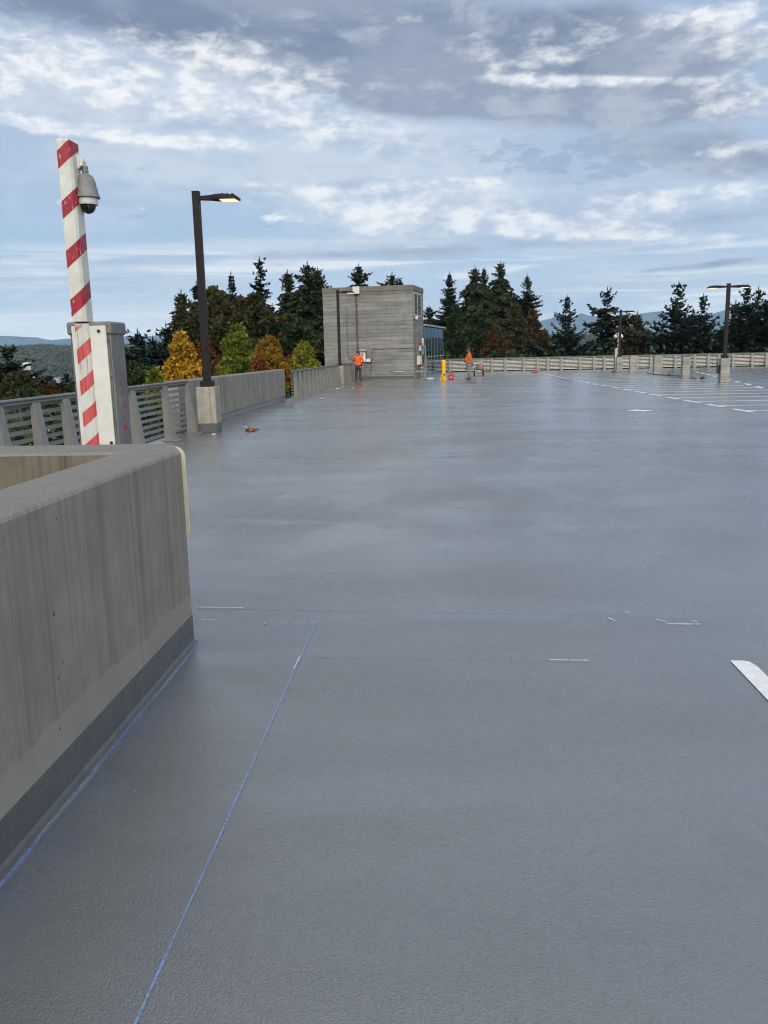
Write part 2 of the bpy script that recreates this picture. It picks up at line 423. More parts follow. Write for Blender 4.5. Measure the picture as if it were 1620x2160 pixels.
# bright puffs and rolls
GB = blobs([(90, 110, 250, 95, -4, .85), (330, 200, 300, 62, 12, .80), (610, 175, 190, 75, 10, .72), (780, 285, 260, 50, 10, .55), (40, 230, 150, 50, 0, .5), (480, 120, 200, 60, 8, .4),
            (50, 262, 95, 13, 6, 1.15), (230, 284, 150, 15, 5, 1.2), (430, 304, 130, 15, 4, 1.1),
            (860, 393, 250, 16, 0, 1.1), (800, 446, 200, 40, 4, .85), (1060, 478, 310, 28, 3, .95), (1150, 430, 330, 60, 2, .35), (1360, 425, 105, 26, 0, 1.0), (1320, 495, 180, 18, 3, .8),
            (1530, 405, 140, 26, 0, .8), (1520, 505, 130, 17, 0, .75), (1250, 172, 210, 13, 6, 1.1), (1070, 130, 130, 45, 10, .72), (1190, 110, 80, 38, 0, .6),
            (1460, 35, 230, 42, 4, .95), (1590, 95, 110, 55, 0, .75), (1560, 205, 130, 46, 0, .9), (1560, 312, 120, 22, 0, .85), (840, 40, 70, 18, 0, .6),
            (575, 460, 26, 9, 0, .8), (515, 432, 48, 11, 5, .85), (300, 437, 14, 7, 0, .8), (262, 436, 9, 8, 0, .7), (130, 424, 60, 11, -6, .8), (560, 388, 40, 7, 0, .6),
            (60, 628, 110, 14, 0, .7), (1010, 640, 50, 8, -3, .5), (930, 630, 30, 10, 0, .6)])
b_n = wt.add(wt.mul(n_mid, .30), wt.add(wt.mul(n_fin, .30), wt.mul(n_rip, .40)))
b_d = dens(GB, b_n, 3.6, .30, 1.28)
b_sh = wt.add(wt.mul(n_fin, .4), wt.add(wt.mul(n_mid, .25), wt.mul(n_rip, .35)))
b_col = wt.mix(wt.ss(b_sh, .42, .58), C(.47, .53, .615), C(.83, .83, .815))
sky_c = wt.mix(wt.mul(b_d, .82), sky_c, b_col)
# unseen glow round the veiled sun behind the camera, added to raise ambient light
SUN_DIR = Vector((math.sin(R_(SUN_AZ))*math.cos(R_(SUN_EL)), math.cos(R_(SUN_AZ))*math.cos(R_(SUN_EL)), math.sin(R_(SUN_EL))))
dp = wt.node('ShaderNodeVectorMath', operation='DOT_PRODUCT'); wt.put(dp.inputs[0], D); dp.inputs[1].default_value = SUN_DIR
glow = wt.m('POWER', wt.m('MAXIMUM', dp.outputs['Value'], 0.0), 4.0)
sky_c = wt.mix(wt.mul(glow, .85), sky_c, C(2.6, 2.4, 2.05))
wt.put(bg.inputs[0], sky_c)
world.cycles.sampling_method = 'MANUAL'; world.cycles.sample_map_resolution = 512
# ------------------------------------------------------------------ materials
m_deck = mat_deck()
m_curb = plain('coating_upturn', (.085, .092, .098), .42, var=.10, scale=9, bump=.25, bscale=180)
m_wall = mat_concrete('wall_concrete', (.245, .240, .222), streak=.60, lighttop=True, clean_h=.30, ax=(1, 1))
m_wall_in = mat_concrete('shaded_stair_well_concrete', (.15, .135, .108), streak=.8, holes=False)
m_parapet = mat_concrete('parapet_concrete', (.25, .246, .225), streak=.85, holes=False, lighttop=True, ax=(1, 1), brown=(.52, .47, .40))
m_pedestal = mat_concrete('pedestal_concrete', (.335, .318, .278), streak=.62, holes=False, ax=(1, .6), brown=(.52, .42, .30))
m_post = mat_concrete('post_concrete', (.33, .322, .295), streak=.35, holes=False, boards=.14)
m_tower = mat_concrete('board_formed_concrete', (.240, .237, .226), streak=.12, holes=False, boards=.245, topstain=(4.95, 6.15))
m_coping = mat_concrete('coping_concrete', (.17, .16, .14), streak=.6, holes=False)
m_fence = plain('grey_fence_paint', (.150, .157, .158), .45, var=.10, scale=3, bump=.05)
m_fence_post = plain('grey_post_paint', (.215, .214, .202), .5, var=.10, scale=4, bump=.08)
m_slat_far = plain('lit_slat_paint', (.50, .49, .45), .5, var=.08, scale=3)  # fence paint made paler: light on the far slats is in the colour
m_fence_dark = plain('joint_steel', (.035, .033, .03), .5)
m_bronze = plain('dark_bronze_metal', (.011, .010, .010), .5, spec=.22, metal=.0, var=.15, scale=5)
m_black = plain('black_plastic', (.014, .014, .015), .4)
m_dark = plain('dark_opening', (.010, .010, .011), .7)
m_white = plain('white_paint_marking', (.66, .68, .70), .55, var=.10, scale=22, bump=.1, bscale=90)
m_thinwhite = plain('thin_white_paint', (.80, .81, .82), .5, var=.10, scale=7)
m_sealant = plain('dark_joint_sealant', (.055, .060, .068), .5, var=.2, scale=4)
m_steel = plain('weathered_steel_cabinet', (.165, .168, .165), .42, metal=.2, var=.22, scale=3.5, bump=.04)
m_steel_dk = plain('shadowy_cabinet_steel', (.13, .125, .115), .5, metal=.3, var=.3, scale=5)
m_cream = plain('cream_panel', (.68, .66, .50), .45, var=.05)
m_cambody = plain('weathered_camera_grey', (.165, .168, .165), .55, var=.22, scale=16)
m_camwhite = plain('camera_ring_white', (.60, .61, .60), .5, var=.10)
m_orange = plain('orange_shirt_cloth', (.80, .115, .012), .85, var=.12, scale=14, bump=.3, bscale=25)
m_orange2 = plain('rust_orange_shirt_cloth', (.62, .105, .016), .85, var=.15, scale=14, bump=.3, bscale=25)
m_navy = plain('dark_trouser_cloth', (.035, .04, .055), .9, var=.2, scale=12, bump=.3, bscale=20)
m_jean = plain('faded_denim', (.15, .18, .215), .9, var=.22, scale=9, bump=.3, bscale=20)
m_skin = plain('brown_skin', (.23, .115, .07), .55, var=.06)
m_hair = plain('black_hair', (.012, .010, .009), .6)
m_shoe = plain('black_shoe', (.015, .015, .016), .5)
m_yellow = plain('yellow_bollard_plastic', (.80, .42, .012), .4, var=.07)
m_red = plain('red_plastic', (.40, .012, .016), .4, var=.08)
m_blue = plain('blue_sign', (.02, .16, .42), .4, var=.05)
m_tape = plain('pale_yellow_rope', (.62, .58, .30), .6)
m_galv = plain('galvanised_metal', (.42, .43, .43), .45, metal=.4, var=.12, scale=8)
m_whitebox = plain('white_enclosure', (.62, .62, .60), .5, var=.06)
m_pinkdrum = plain('rusty_pink_drum', (.34, .17, .13), .65, var=.3, scale=7)
m_rust = plain('rusty_frame', (.16, .10, .07), .7, var=.3, scale=9)
m_rubber = plain('tyre_rubber', (.02, .02, .02), .8)
m_conduit = plain('brown_conduit', (.075, .055, .045), .55)
m_conduit_g = plain('grey_conduit', (.13, .125, .115), .55)

def mat_stripes():
    m, nt, b, o = material('striped_pole_paint')
    p = pos(nt); s = nt.sep(p)
    # stripes painted round the square pole: they climb to the right on the front and on the side
    u = nt.add(nt.mul(s[0], 1.0), nt.mul(s[1], .62))
    z = s[2]
    t = nt.sub(z, nt.mul(u, .78))
    wob = nt.mul(nt.sub(nt.noise(p, 9, 3, .6), .5), .012)
    fr = nt.m('FRACT', nt.m('DIVIDE', nt.add(nt.add(t, wob), STRIPE_OFF), .393))
    lowz = nt.ss(z, 1.96, 1.90)
    t2 = nt.m('FRACT', nt.m('DIVIDE', nt.add(nt.add(t, wob), STRIPE_OFF2), .27))
    red_hi = nt.mul(nt.ss(fr, .0, .02), nt.ss(fr, .375, .36))
    red_lo = nt.mul(nt.ss(t2, .0, .02), nt.ss(t2, .475, .46))
    white = nt.mix(nt.ss(nt.noise(p, 6, 4, .6), .35, .7), (.52, .53, .49), (.62, .63, .60))
    dirt = nt.noise(nt.vmul(p, (30, 30, 1.6)), 1.0, 4, .6)
    white = nt.mix(nt.mul(nt.ss(dirt, .50, .70), .40), white, (.34, .32, .27))
    chip = nt.mul(nt.ss(nt.noise(nt.vmul(p, (46, 46, 15)), 1.0, 3, .6), .61, .66), .75)
    red1 = nt.mix(nt.ss(nt.noise(nt.vmul(p, (22, 22, 5)), 1.0, 4, .6), .4, .7), (.25, .006, .016), (.33, .016, .032))
    red1 = nt.mix(chip, red1, (.55, .33, .33))
    red2 = nt.mix(nt.ss(nt.noise(nt.vmul(p, (60, 60, 2)), 1.0, 4, .6), .4, .7), (.46, .045, .055), (.55, .12, .11))
    c = nt.mix(nt.mul(red_hi, nt.sub(1.0, lowz)), white, red1)
    c = nt.mix(nt.mul(red_lo, lowz), c, red2)
    run = nt.ss(nt.noise(nt.vmul(p, (55, 10, .9)), 1.0, 3, .55), .64, .70)
    c = nt.mix(nt.mul(nt.mul(run, lowz), .7), c, (.20, .10, .035))
    nt.put(b.inputs['Base Color'], c); b.inputs['Roughness'].default_value = .45
    return m
STRIPE_OFF, STRIPE_OFF2 = .150, .192
m_stripe = mat_stripes()
def mat_backboard():
    m, nt, b, o = material('white_back_plate')
    p = pos(nt)
    c = nt.mix(nt.ss(nt.noise(p, 5, 4, .6), .35, .7), (.56, .57, .53), (.66, .66, .62))
    run = nt.ss(nt.noise(nt.vmul(p, (42, 5, 1.1)), 1.0, 3, .55), .66, .72)
    c = nt.mix(nt.mul(run, .55), c, (.30, .17, .07))
    pk = nt.ss(nt.noise(p, 4.4, 3, .6), .60, .72)
    c = nt.mix(nt.mul(pk, .22), c, (.62, .38, .34))
    nt.put(b.inputs['Base Color'], c); b.inputs['Roughness'].default_value = .5
    return m
m_backboard = mat_backboard()
def mat_faded_letters():
    m, nt, b, o = material('faded_red_lettering')
    p = pos(nt); s = nt.sep(p)
    worn = nt.ss(nt.add(nt.noise(p, 45, 3, .6), nt.mul(nt.sub(s[2], 1.2), .34)), .50, .68)
    c = nt.mix(nt.mul(worn, .68), (.36, .018, .022), (.34, .30, .30))
    nt.put(b.inputs['Base Color'], c); b.inputs['Roughness'].default_value = .6
    return m
m_letters = mat_faded_letters()
def mat_led():
    m, nt, b, o = material('lit_lamp_panel')
    p = pos(nt)
    g = nt.voro(p, 38)
    nt.put(b.inputs['Emission Color'], nt.mix(nt.ss(g, .1, .6), (1, .84, .50), (1, .70, .32)))
    b.inputs['Emission Strength'].default_value = 1.05
    b.inputs['Base Color'].default_value = (.5, .45, .35, 1)
    return m
m_led = mat_led()
def mat_chalk(name, col, dens=.6, scale=40, edge=None):
    m, nt, b, o = material(name)
    p = pos(nt)
    nt.put(b.inputs['Base Color'], (*col, 1)); b.inputs['Roughness'].default_value = .9
    a = nt.mul(nt.ss(nt.noise(p, scale, 3, .6), .22, .55), dens)
    a = nt.mul(a, nt.ss(nt.noise(p, 2.2, 3, .6), .30, .55, .6, 1.0))
    nt.put(b.inputs['Alpha'], a)
    return m
m_chalk = mat_chalk('blue_chalk', (.22, .36, .72), .62, 60)
m_chalk_f = mat_chalk('faint_blue_chalk', (.22, .30, .60), .30, 60)
m_chalk_w = mat_chalk('white_chalk', (.70, .74, .80), .62, 70)
def mat_dust():
    m, nt, b, o = material('blue_chalk_dust')
    p = pos(nt); s = nt.sep(p)
    nt.put(b.inputs['Base Color'], nt.mix(nt.ss(nt.noise(p, 3, 3), .4, .6), (.20, .29, .56), (.28, .35, .52))); b.inputs['Roughness'].default_value = .9
    ctr = nt.add(-1.412, nt.mul(nt.sub(nt.noise(nt.comb(0, s[1], 0), 1.6, 4, .6), .5), .05))
    wid = nt.add(.012, nt.mul(nt.noise(nt.comb(0, s[1], 3), 2.4, 4, .6), .030))
    a = nt.ss(nt.m('ABSOLUTE', nt.sub(s[0], ctr)), wid, 0.0)
    a = nt.mul(a, nt.ss(nt.noise(p, 40, 4, .65), .25, .65, .35, .9))
    nt.put(b.inputs['Alpha'], nt.mul(a, .62))
    return m
m_chalk_band = mat_dust()
def mat_glass():
    m, nt, b, o = material('blue_reflective_glass')
    m.node_tree.nodes.remove(b)
    g = nt.node('ShaderNodeBsdfGlossy'); nt.put(g.inputs['Color'], (.74, .90, .97, 1)); g.inputs['Roughness'].default_value = .02
    nt.put(g.inputs['Normal'], nt.bump(nt.noise(pos(nt), .7, 2), .05, .03))
    t = nt.node('ShaderNodeBsdfTransparent'); nt.put(t.inputs[0], (.42, .62, .66, 1))
    lw = nt.node('ShaderNodeFresnel'); lw.inputs[0].default_value = 2.2
    mx = nt.node('ShaderNodeMixShader'); nt.put(mx.inputs[0], nt.m('MULTIPLY', lw.outputs[0], 1.15, clamp=True))
    nt.t.links.new(t.outputs[0], mx.inputs[1]); nt.t.links.new(g.outputs[0], mx.inputs[2]); nt.t.links.new(mx.outputs[0], o.inputs[0])
    return m
m_glass = mat_glass()
m_dome = plain('smoked_dome', (.012, .012, .014), .08)
# ------------------------------------------------------------------ setting: deck, markings, ground, hills, mountains
FZ = 69.0                                         # the fence across the far end
XL = -5.78                                        # left edge of the deck
PIT = (-5.3, -1.78, -4.0, 4.50)                   # stair opening beside the near wall
mb = MB()
for x0, x1, y0, y1 in ((XL, PIT[0], -14, PIT[3]), (PIT[1], 60, -14, PIT[3]), (PIT[0], PIT[1], -14, PIT[2]), (XL, 60, PIT[3], FZ+.35)):
    mb.face([(x0, y0, 0), (x1, y0, 0), (x1, y1, 0), (x0, y1, 0)])
deck = mb.build('deck', m_deck)
tag(deck, kind='structure')
# slab below and its fascia, set a little under the coating
mb = MB()
mb.box(XL-.02, 60.02, -14.02, -4.2, -.62, -.006); mb.box(XL-.02, PIT[0]-.2, -4.2, 4.7, -.62, -.006); mb.box(PIT[1]+.2, 60.02, -4.2, 4.7, -.62, -.006)
mb.box(XL-.02, 60.02, 4.7, FZ+.37, -.62, -.006)
mb.box(XL+1.5, 58, -12, FZ-1.5, -8.5, -5.2)
for yy in range(0, 70, 9):
    mb.box(XL+.6, XL+1.3, yy, yy+.7, -8.5, -.62)
o = mb.build('deck_slab', m_parapet); tag(o, kind='structure')

Z1 = .004
def strip(mb, a, b, w, z=Z1):
    a = Vector((a[0], a[1])); b = Vector((b[0], b[1])); d = (b-a).normalized(); n = Vector((-d.y, d.x))*w/2
    mb.face([(a.x-n.x, a.y-n.y, z), (b.x-n.x, b.y-n.y, z), (b.x+n.x, b.y+n.y, z), (a.x+n.x, a.y+n.y, z)])
def ragged(mb, a, b, w, z=Z1, n=30, seed=1, jit=.25):
    rng = random.Random(seed); a = Vector((a[0], a[1])); b = Vector((b[0], b[1])); d = (b-a).normalized(); q = Vector((-d.y, d.x))
    P = []
    for i in range(n+1):
        c = a.lerp(b, i/n); ww = w*(1+rng.uniform(-jit, jit)); P.append((c-q*ww/2, c+q*ww/2))
    for i in range(n):
        (l0, r0), (l1, r1) = P[i], P[i+1]
        mb.face([(*l0, z), (*l1, z), (*r1, z), (*r0, z)])
# stall lines with their T bars
mb = MB(); mt = MB()
ys = [21.95 + 2.0*i for i in range(19)]
for i, y in enumerate(ys):
    strip(mb, (7.95 if i < 3 else 7.7, y), (12.85, y), .15)
    x = 7.98 - .022*(y-22) if y < 42 else 7.54
    strip(mt, (x-.10, y-.62), (x-.16, y+.60), .17, Z1+.003)
strip(mt, (8.10, 18.6), (8.02, 19.9), .17, Z1+.003)
tag(mb.build('stall_lines', m_thinwhite), kind='structure')
tag(mt.build('stall_end_marks', m_white), kind='structure')
# far bay: dark sealed joints and the white end marks along them
mb = MB()
d = Vector((.165, 1.0)).normalized()
for k in range(16):
    bx = 12.35 + k*1.02
    y0 = 30.0 if k else 33
    strip(mb, (bx + .165*(y0-30), y0), (bx + .165*(FZ-.6-30), FZ-.6), .075)
tag(mb.build('deck_joints', m_sealant), kind='structure')
mb = MB()
for k in range(9):
    y0 = 33.6 + k*2.7; x0 = 12.9 + .19*(y0-34.4)
    strip(mb, (x0, y0), (x0+.19*1.4, y0+1.4), .16, Z1+.003)
tag(mb.build('far_bay_marks', m_thinwhite), kind='structure')
# painted arrow blade and the start of the big white mark at the right
mb = MB(); mb.face([(5.04, 22.58, Z1), (5.42, 22.20, Z1), (5.75, 22.52, Z1), (5.36, 22.92, Z1)])
tag(mb.build('painted_blade', m_white), kind='structure')
mb = MB(); mb.face([(x, y, Z1) for x, y in ((1.545, 4.275), (1.545, 3.4), (1.545, 2.55), (1.655, 2.55), (1.655, 3.5), (1.655, 4.20), (1.640, 4.255), (1.615, 4.275))])
tag(mb.build('painted_corner_mark', m_white), kind='structure')
# chalk layout lines
mb = MB(); ragged(mb, (-.77, 5.02), (-.775, .4), .0075, seed=3, n=60, jit=.15)
tag(mb.build('blue_chalk_line', m_chalk), kind='structure')
mb = MB(); ragged(mb, (-1.63, 5.21), (1.36, 5.05), .016, seed=4, n=60, jit=.5); ragged(mb, (-.75, 4.315), (.58, 4.27), .011, seed=5, n=40, jit=.5)
tag(mb.build('faint_chalk_line', m_chalk_f), kind='structure')
mb = MB()
for a, b, w in (((.59, 4.27), (.81, 4.262), .012), ((1.37, 4.872), (1.575, 4.868), .014), ((1.05, 4.995), (1.075, 4.92), .010), ((1.335, 4.965), (1.385, 4.90), .010),
                ((1.545, 4.94), (1.565, 4.91), .010), ((-1.63, 5.213), (-1.30, 5.195), .014), ((-1.53, 4.955), (-1.44, 4.952), .010), ((-.775, 4.31), (-.778, 4.12), .008),
                ((1.18, 5.12), (1.20, 5.08), .007)):
    ragged(mb, a, b, w, Z1+.003, n=14, seed=int(abs(a[0])*100), jit=.5)
tag(mb.build('white_chalk_marks', m_chalk_w), kind='structure')
mb = MB(); strip(mb, (-1.405, 4.53), (-1.405, -1.0), .10)
tag(mb.build('chalk_dust_band', m_chalk_band), kind='structure')

# terrain: the lower ground, the valley, the wooded rise beyond
def fbm2(x, y, seed=0):
    r = 0; a = 1
    for k in range(5):
        r += a*(math.sin(x*2**k*1.0+seed*1.7+k*2.1+1.3*math.sin(y*2**k*.7+k)) * math.cos(y*2**k*1.1+seed+k*.9)); a *= .5
    return r
def terrain_z(a, r):
    if r < 170: z = -8.0
    elif r < 800: t = (r-170)/630; t = t*t*(3-2*t); z = -8 - 54*t
    elif r < 1250: z = -62
    elif r < 2300: t = (r-1250)/1050; t = t*t*(3-2*t); z = -62 + t*(62+RIDGE(a))
    else: t = min(1, (r-2300)/2500); z = RIDGE(a) - 50*t
    return z + (0 if r < 300 else 2.2*fbm2(a*30, r/160))
def RIDGE(a): return 25 + 3.5*math.sin(a*17+1) + 2.5*math.sin(a*41+2) + (2 if a > 0 else 0)
radii = [0, 60, 120, 170] + [170+630*i/14 for i in range(1, 15)] + [800+450*i/8 for i in range(1, 9)] + [1250+1050*i/24 for i in range(1, 25)] + [2600, 3200, 4000, 5000, 6500, 8500, 10500]
NA = 256
V = []; Q = []
for r in radii:
    for j in range(NA):
        a = 2*math.pi*j/NA; V.append((r*math.sin(a), r*math.cos(a), terrain_z(a if a < math.pi else a-2*math.pi, r)))
for i in range(len(radii)-1):
    for j in range(NA):
        k = (j+1) % NA; Q.append((i*NA+j, i*NA+k, (i+1)*NA+k, (i+1)*NA+j))
m, nt, b, o = material('wooded_ground')
p = pos(nt)
c = nt.mix(nt.ss(nt.noise(p, .03, 6, .65), .38, .62), (.020, .030, .014), (.055, .062, .030))
c = nt.mix(nt.mul(nt.ss(nt.noise(p, .11, 5, .7), .5, .7), .6), c, (.085, .075, .04))
nt.put(b.inputs['Base Color'], c); b.inputs['Roughness'].default_value = .95
nt.put(b.inputs['Normal'], nt.bump(nt.noise(p, .12, 5, .7), 1.0, 6.0))
terrain = mesh_np('terrain', np.array(V), np.array(Q), m); tag(terrain, kind='structure')
# asphalt of the lower lot left of the garage
mb = MB(); mb.face([(-75, 5, -7.97), (-8, 5, -7.97), (-8, 110, -7.97), (-75, 110, -7.97)])
tag(mb.build('lower_road', plain('asphalt', (.06, .06, .062), .85, var=.2, scale=1.5)), kind='structure')
mb = MB()
for k in range(7): strip(mb, (-22-5*k, 30+5*k), (-18-5*k, 44+5*k), .5, -7.96)
tag(mb.build('lower_road_lines', m_white), kind='structure')
# mountains: ridges with real relief, some haze blue put into the rock colour
def ridge_h(a):
    d = math.degrees(a)
    pts = [(-180, 230), (-60, 240), (-32, 250), (-28, 270), (-27, 265), (-26, 255), (-25.2, 225), (-24.3, 238), (-23.6, 245), (-22.6, 262), (-22.0, 250), (-20.6, 252), (-19, 255), (-17.6, 285), (-16.4, 270),
           (-15, 292), (-14, 282), (-13, 300), (-12, 330), (-10, 300), (0, 290), (4, 280), (6.0, 300), (7.5, 350), (8.2, 385), (8.8, 350), (9.6, 400), (10.2, 360), (12, 330), (13.4, 375), (14.6, 390), (15.6, 360), (17, 330), (19, 400), (20.2, 450), (21.3, 470), (22.5, 440), (25, 380), (32, 330), (60, 260), (180, 230)]
    for (a0, h0), (a1, h1) in zip(pts, pts[1:]):
        if a0 <= d <= a1:
            t = (d-a0)/(a1-a0); t = t*t*(3-2*t); return h0+(h1-h0)*t
    return 230
NA2 = 720; V = []; Q = []
prof = [(7600, -.2), (8000, .12), (8350, .36), (8650, .62), (8850, .80), (9000, 1.0), (9250, .7), (9900, .1)]
for r, f in prof:
    for j in range(NA2):
        a = -math.pi + 2*math.pi*j/NA2
        h = ridge_h(a)*f
        if f > .1: h += (1-abs(f-.75))*(6*fbm2(a*70, r/300, 3) + 5*math.sin(a*190+r/120)*(.4 if f == 1 else 1))
        V.append((r*math.sin(a), r*math.cos(a), h-30))
for i in range(len(prof)-1):
    for j in range(NA2):
        k = (j+1) % NA2; Q.append((i*NA2+j, i*NA2+k, (i+1)*NA2+k, (i+1)*NA2+j))
mo = mesh_np('mountains', np.array(V), np.array(Q), plain('hazy_mountain_rock', (.085, .11, .125), .95, var=.3, scale=.004)); tag(mo, kind='structure')
# air
hz, nt, b, o = material('haze_air')
hz.node_tree.nodes.remove(b)
pv = nt.node('ShaderNodeVolumePrincipled'); pv.inputs['Color'].default_value = (.44, .70, 1.0, 1); pv.inputs['Density'].default_value = 0.7e-4; pv.inputs['Anisotropy'].default_value = 0.0
hz.node_tree.links.new(pv.outputs[0], o.inputs['Volume'])
mb = MB(); mb.box(-11500, 11500, -11500, 11500, -140, 620)
tag(mb.build('haze', hz), kind='stuff')
# ------------------------------------------------------------------ near wall round the stair opening
def wall_poly(th=.345, h=1.14, zb=-3.2):
    # profile across the wall: rounded outer top edge, flat sloping cap
    return [(0, zb), (0, h-.020), (-.006, h-.007), (-.020, h), (-th+.016, h-.004), (-th, h-.018), (-th, zb)]
X0, Y1 = -1.45, 4.90
root = empty('concrete_wall', (X0, 4.5, 0), 'stained concrete stair wall turning a corner beside the freshly coated deck', 'wall')
mb = MB()
prof = wall_poly()
# L-shaped wall as one sweep with a mitred, slightly rounded corner
path_out = [(X0, -3.95), (X0, 4.46), (X0-.03, Y1-.0)]
secs = []
# section frames: (outer point, inner direction)
secs.append(((X0, -3.95), (-1, 0), 1.0))
for yy in (-2, 0, 1.5, 3.0, 4.0): secs.append(((X0, yy), (-1, 0), 1.0))
secs.append(((X0, 4.48), (-1, 0), 1.0))
k0 = len(mb.v)
for (ox, oy), (ix, iy), sc in secs:
    for d_, z in prof: mb.v.append((ox - ix*d_*1.0 if False else ox + d_, oy, z))
n = len(prof)
for i in range(len(secs)-1):
    for j in range(n):
        q = (j+1) % n; mb.f.append((k0+i*n+j, k0+i*n+q, k0+(i+1)*n+q, k0+(i+1)*n+j))
mb.f.append(tuple(k0+j for j in range(n))[::-1])
def local(mb, loc):
    mb.v = [(a-loc[0], b-loc[1], c-loc[2]) for a, b, c in mb.v]; return mb
# the leg that turns left, its end face seen at the corner
k1 = len(mb.v)
YI = 4.48                                  # inner face of the far leg
secs2 = [(X0, 4.56), (X0-.066, 4.71), (X0-.135, 4.87), (X0-.165, Y1), (X0-.40, Y1), (-2.5, Y1), (-3.5, Y1), (-4.6, Y1), (-5.7, Y1)]
for i, (xx, yo) in enumerate(secs2):
    for d_, z in prof:                    # d_ = 0 is the outer (far) face, -.38 the inner face
        yy = yo + d_/.345*(yo-YI)
        dz = (-.022, -.008)[i] if i < 2 else 0
        mb.v.append((xx, yy, z + (dz if z > 1 else 0)))
for i in range(len(secs2)-1):
    for j in range(n):
        q = (j+1) % n; mb.f.append((k1+i*n+j, k1+i*n+q, k1+(i+1)*n+q, k1+(i+1)*n+j))
mb.f.append(tuple(k1+j for j in range(n))); mb.f.append(tuple(k1+(len(secs2)-1)*n+j for j in range(n))[::-1])
w = local(mb, (X0, 4.5, 0)).build('wall_body', m_wall, root)
w.data.materials.append(m_wall_in)                       # stained faces towards the stair opening, its shade put into a darker brown
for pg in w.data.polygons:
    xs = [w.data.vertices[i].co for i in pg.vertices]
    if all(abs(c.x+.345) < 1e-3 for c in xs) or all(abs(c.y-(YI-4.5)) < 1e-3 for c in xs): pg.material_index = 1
# painted upturn of the deck coating at the foot of the wall
mb = MB(); mb.box(X0, X0+.004, -3.95, 4.56, .0, .165); mb.prism([(X0, 4.56), (X0+.004, 4.56), (X0-.130, 4.875), (X0-.162, Y1+.004), (-5.7, Y1+.004), (-5.7, Y1), (X0-.165, Y1), (X0-.135, 4.87)], 'z', 0, .165)
mb.prism([(X0+.004, 0), (X0+.004, .022), (X0+.012, .008), (X0+.03, .0045)], 'y', -3.95, 4.56)
local(mb, (X0, 4.5, 0)).build('coating_upturn', m_curb, root)
# bottom and far sides of the opening
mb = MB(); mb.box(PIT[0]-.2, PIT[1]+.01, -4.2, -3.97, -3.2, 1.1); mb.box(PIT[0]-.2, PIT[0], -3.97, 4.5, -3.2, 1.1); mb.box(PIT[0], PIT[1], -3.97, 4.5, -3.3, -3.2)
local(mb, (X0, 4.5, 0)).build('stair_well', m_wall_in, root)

# cream sign panel hung on the far face of the wall, seen almost edge on
def rrect(w, h, r, n=6):
    P = []
    for cx, cz, a0 in ((w/2-r, h/2-r, 0), (-w/2+r, h/2-r, 90), (-w/2+r, -h/2+r, 180), (w/2-r, -h/2+r, 270)):
        for i in range(n+1):
            t = R_(a0+90*i/n); P.append((cx+r*math.cos(t), cz+r*math.sin(t)))
    return P
W_, H_ = .60, .590
cx, cz = -1.546-W_/2, .528+H_/2
sg = empty('sign_panel', (cx, Y1+.03, cz), 'cream sign panel with rounded corners hung behind the stair wall corner', 'sign')
MB().prism(rrect(W_, H_, .07), 'y', 0, .016).build('panel', m_cream, sg)
MB().prism(rrect(W_-.05, H_-.05, .05), 'y', .016, .020).build('panel_face', m_whitebox, sg)
for xx in (-.18, .18): MB().box(xx-.02, xx+.02, -.03, 0, -.1, .1).build('bracket', m_galv, sg)

# ------------------------------------------------------------------ emergency call post
EX, EY = -2.96, 7.0
ep = empty('emergency_post', (EX, EY, 0), 'tall red and white striped emergency call post behind the stair wall', 'emergency post')
BW0, BW1, BD0, BD1, BH = -.185, .175, .055, .36, 1.89
MB().box(BW0, BW1, BD0, BD1, 0.0, BH).build('cabinet', m_steel, ep, bevel=.012)
mb = MB(); mb.box(BW0-.018, BW1+.018, BD0-.02, BD1+.02, BH-.035, BH+.075)
mb.build('cabinet_cap', m_steel, ep, bevel=.02, seg=3)
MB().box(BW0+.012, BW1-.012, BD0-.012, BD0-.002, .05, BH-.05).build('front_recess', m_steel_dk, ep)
MB().box(-.155, .145, BD0-.030, BD0-.014, .03, 1.93).build('back_plate', m_backboard, ep, bevel=.004)
# striped square pole, its lower half fixed to the plate
mb = MB()
px0, px1, py0, py1 = -.118, .002, -.028, .135
ch = .018
sec = [(px0, py0), (px1-ch, py0), (px1, py0+ch*1.3), (px1, py1-.01), (px1-.01, py1), (px0+.01, py1), (px0, py1-.01)]
mb.prism(sec, 'z', 1.965, 3.40)
k = len(mb.v)
top = [(-.112, py0+.006), (px1-ch-.004, py0+.006), (px1-.03, py0+.04), (px1-.03, py1-.03), (px1-.035, py1-.035), (px0+.03, py1-.035), (px0+.012, py1-.03)]
mb.v += [(x, y, 3.40) for x, y in sec] + [(x, y, 3.418) for x, y in top]
for i in range(7):
    j = (i+1) % 7; mb.f.append((k+i, k+j, k+7+j, k+7+i))
mb.f.append(tuple(k+7+i for i in range(7)))
mb.build('pole', m_stripe, ep)
mb = MB(); mb.prism([(-.108, BD0-.030), (-.108, BD0-.062), (-.03, BD0-.066), (-.006, BD0-.055), (.006, BD0-.030)], 'z', .05, 1.95)
mb.build('pole_base', m_stripe, ep)
for x, z in ((.085, 1.885), (.115, .93)): MB().cyl((x, BD0-.030, z), (x, BD0-.040, z), .014, n=14).build('bolt', m_black, ep)
for x, z in ((-.165, 1.78), (.158, 1.80), (-.162, 1.45), (.160, 1.50)): MB().cyl((x, BD0-.012, z), (x, BD0-.018, z), .007, n=8).build('rivet', m_black, ep)
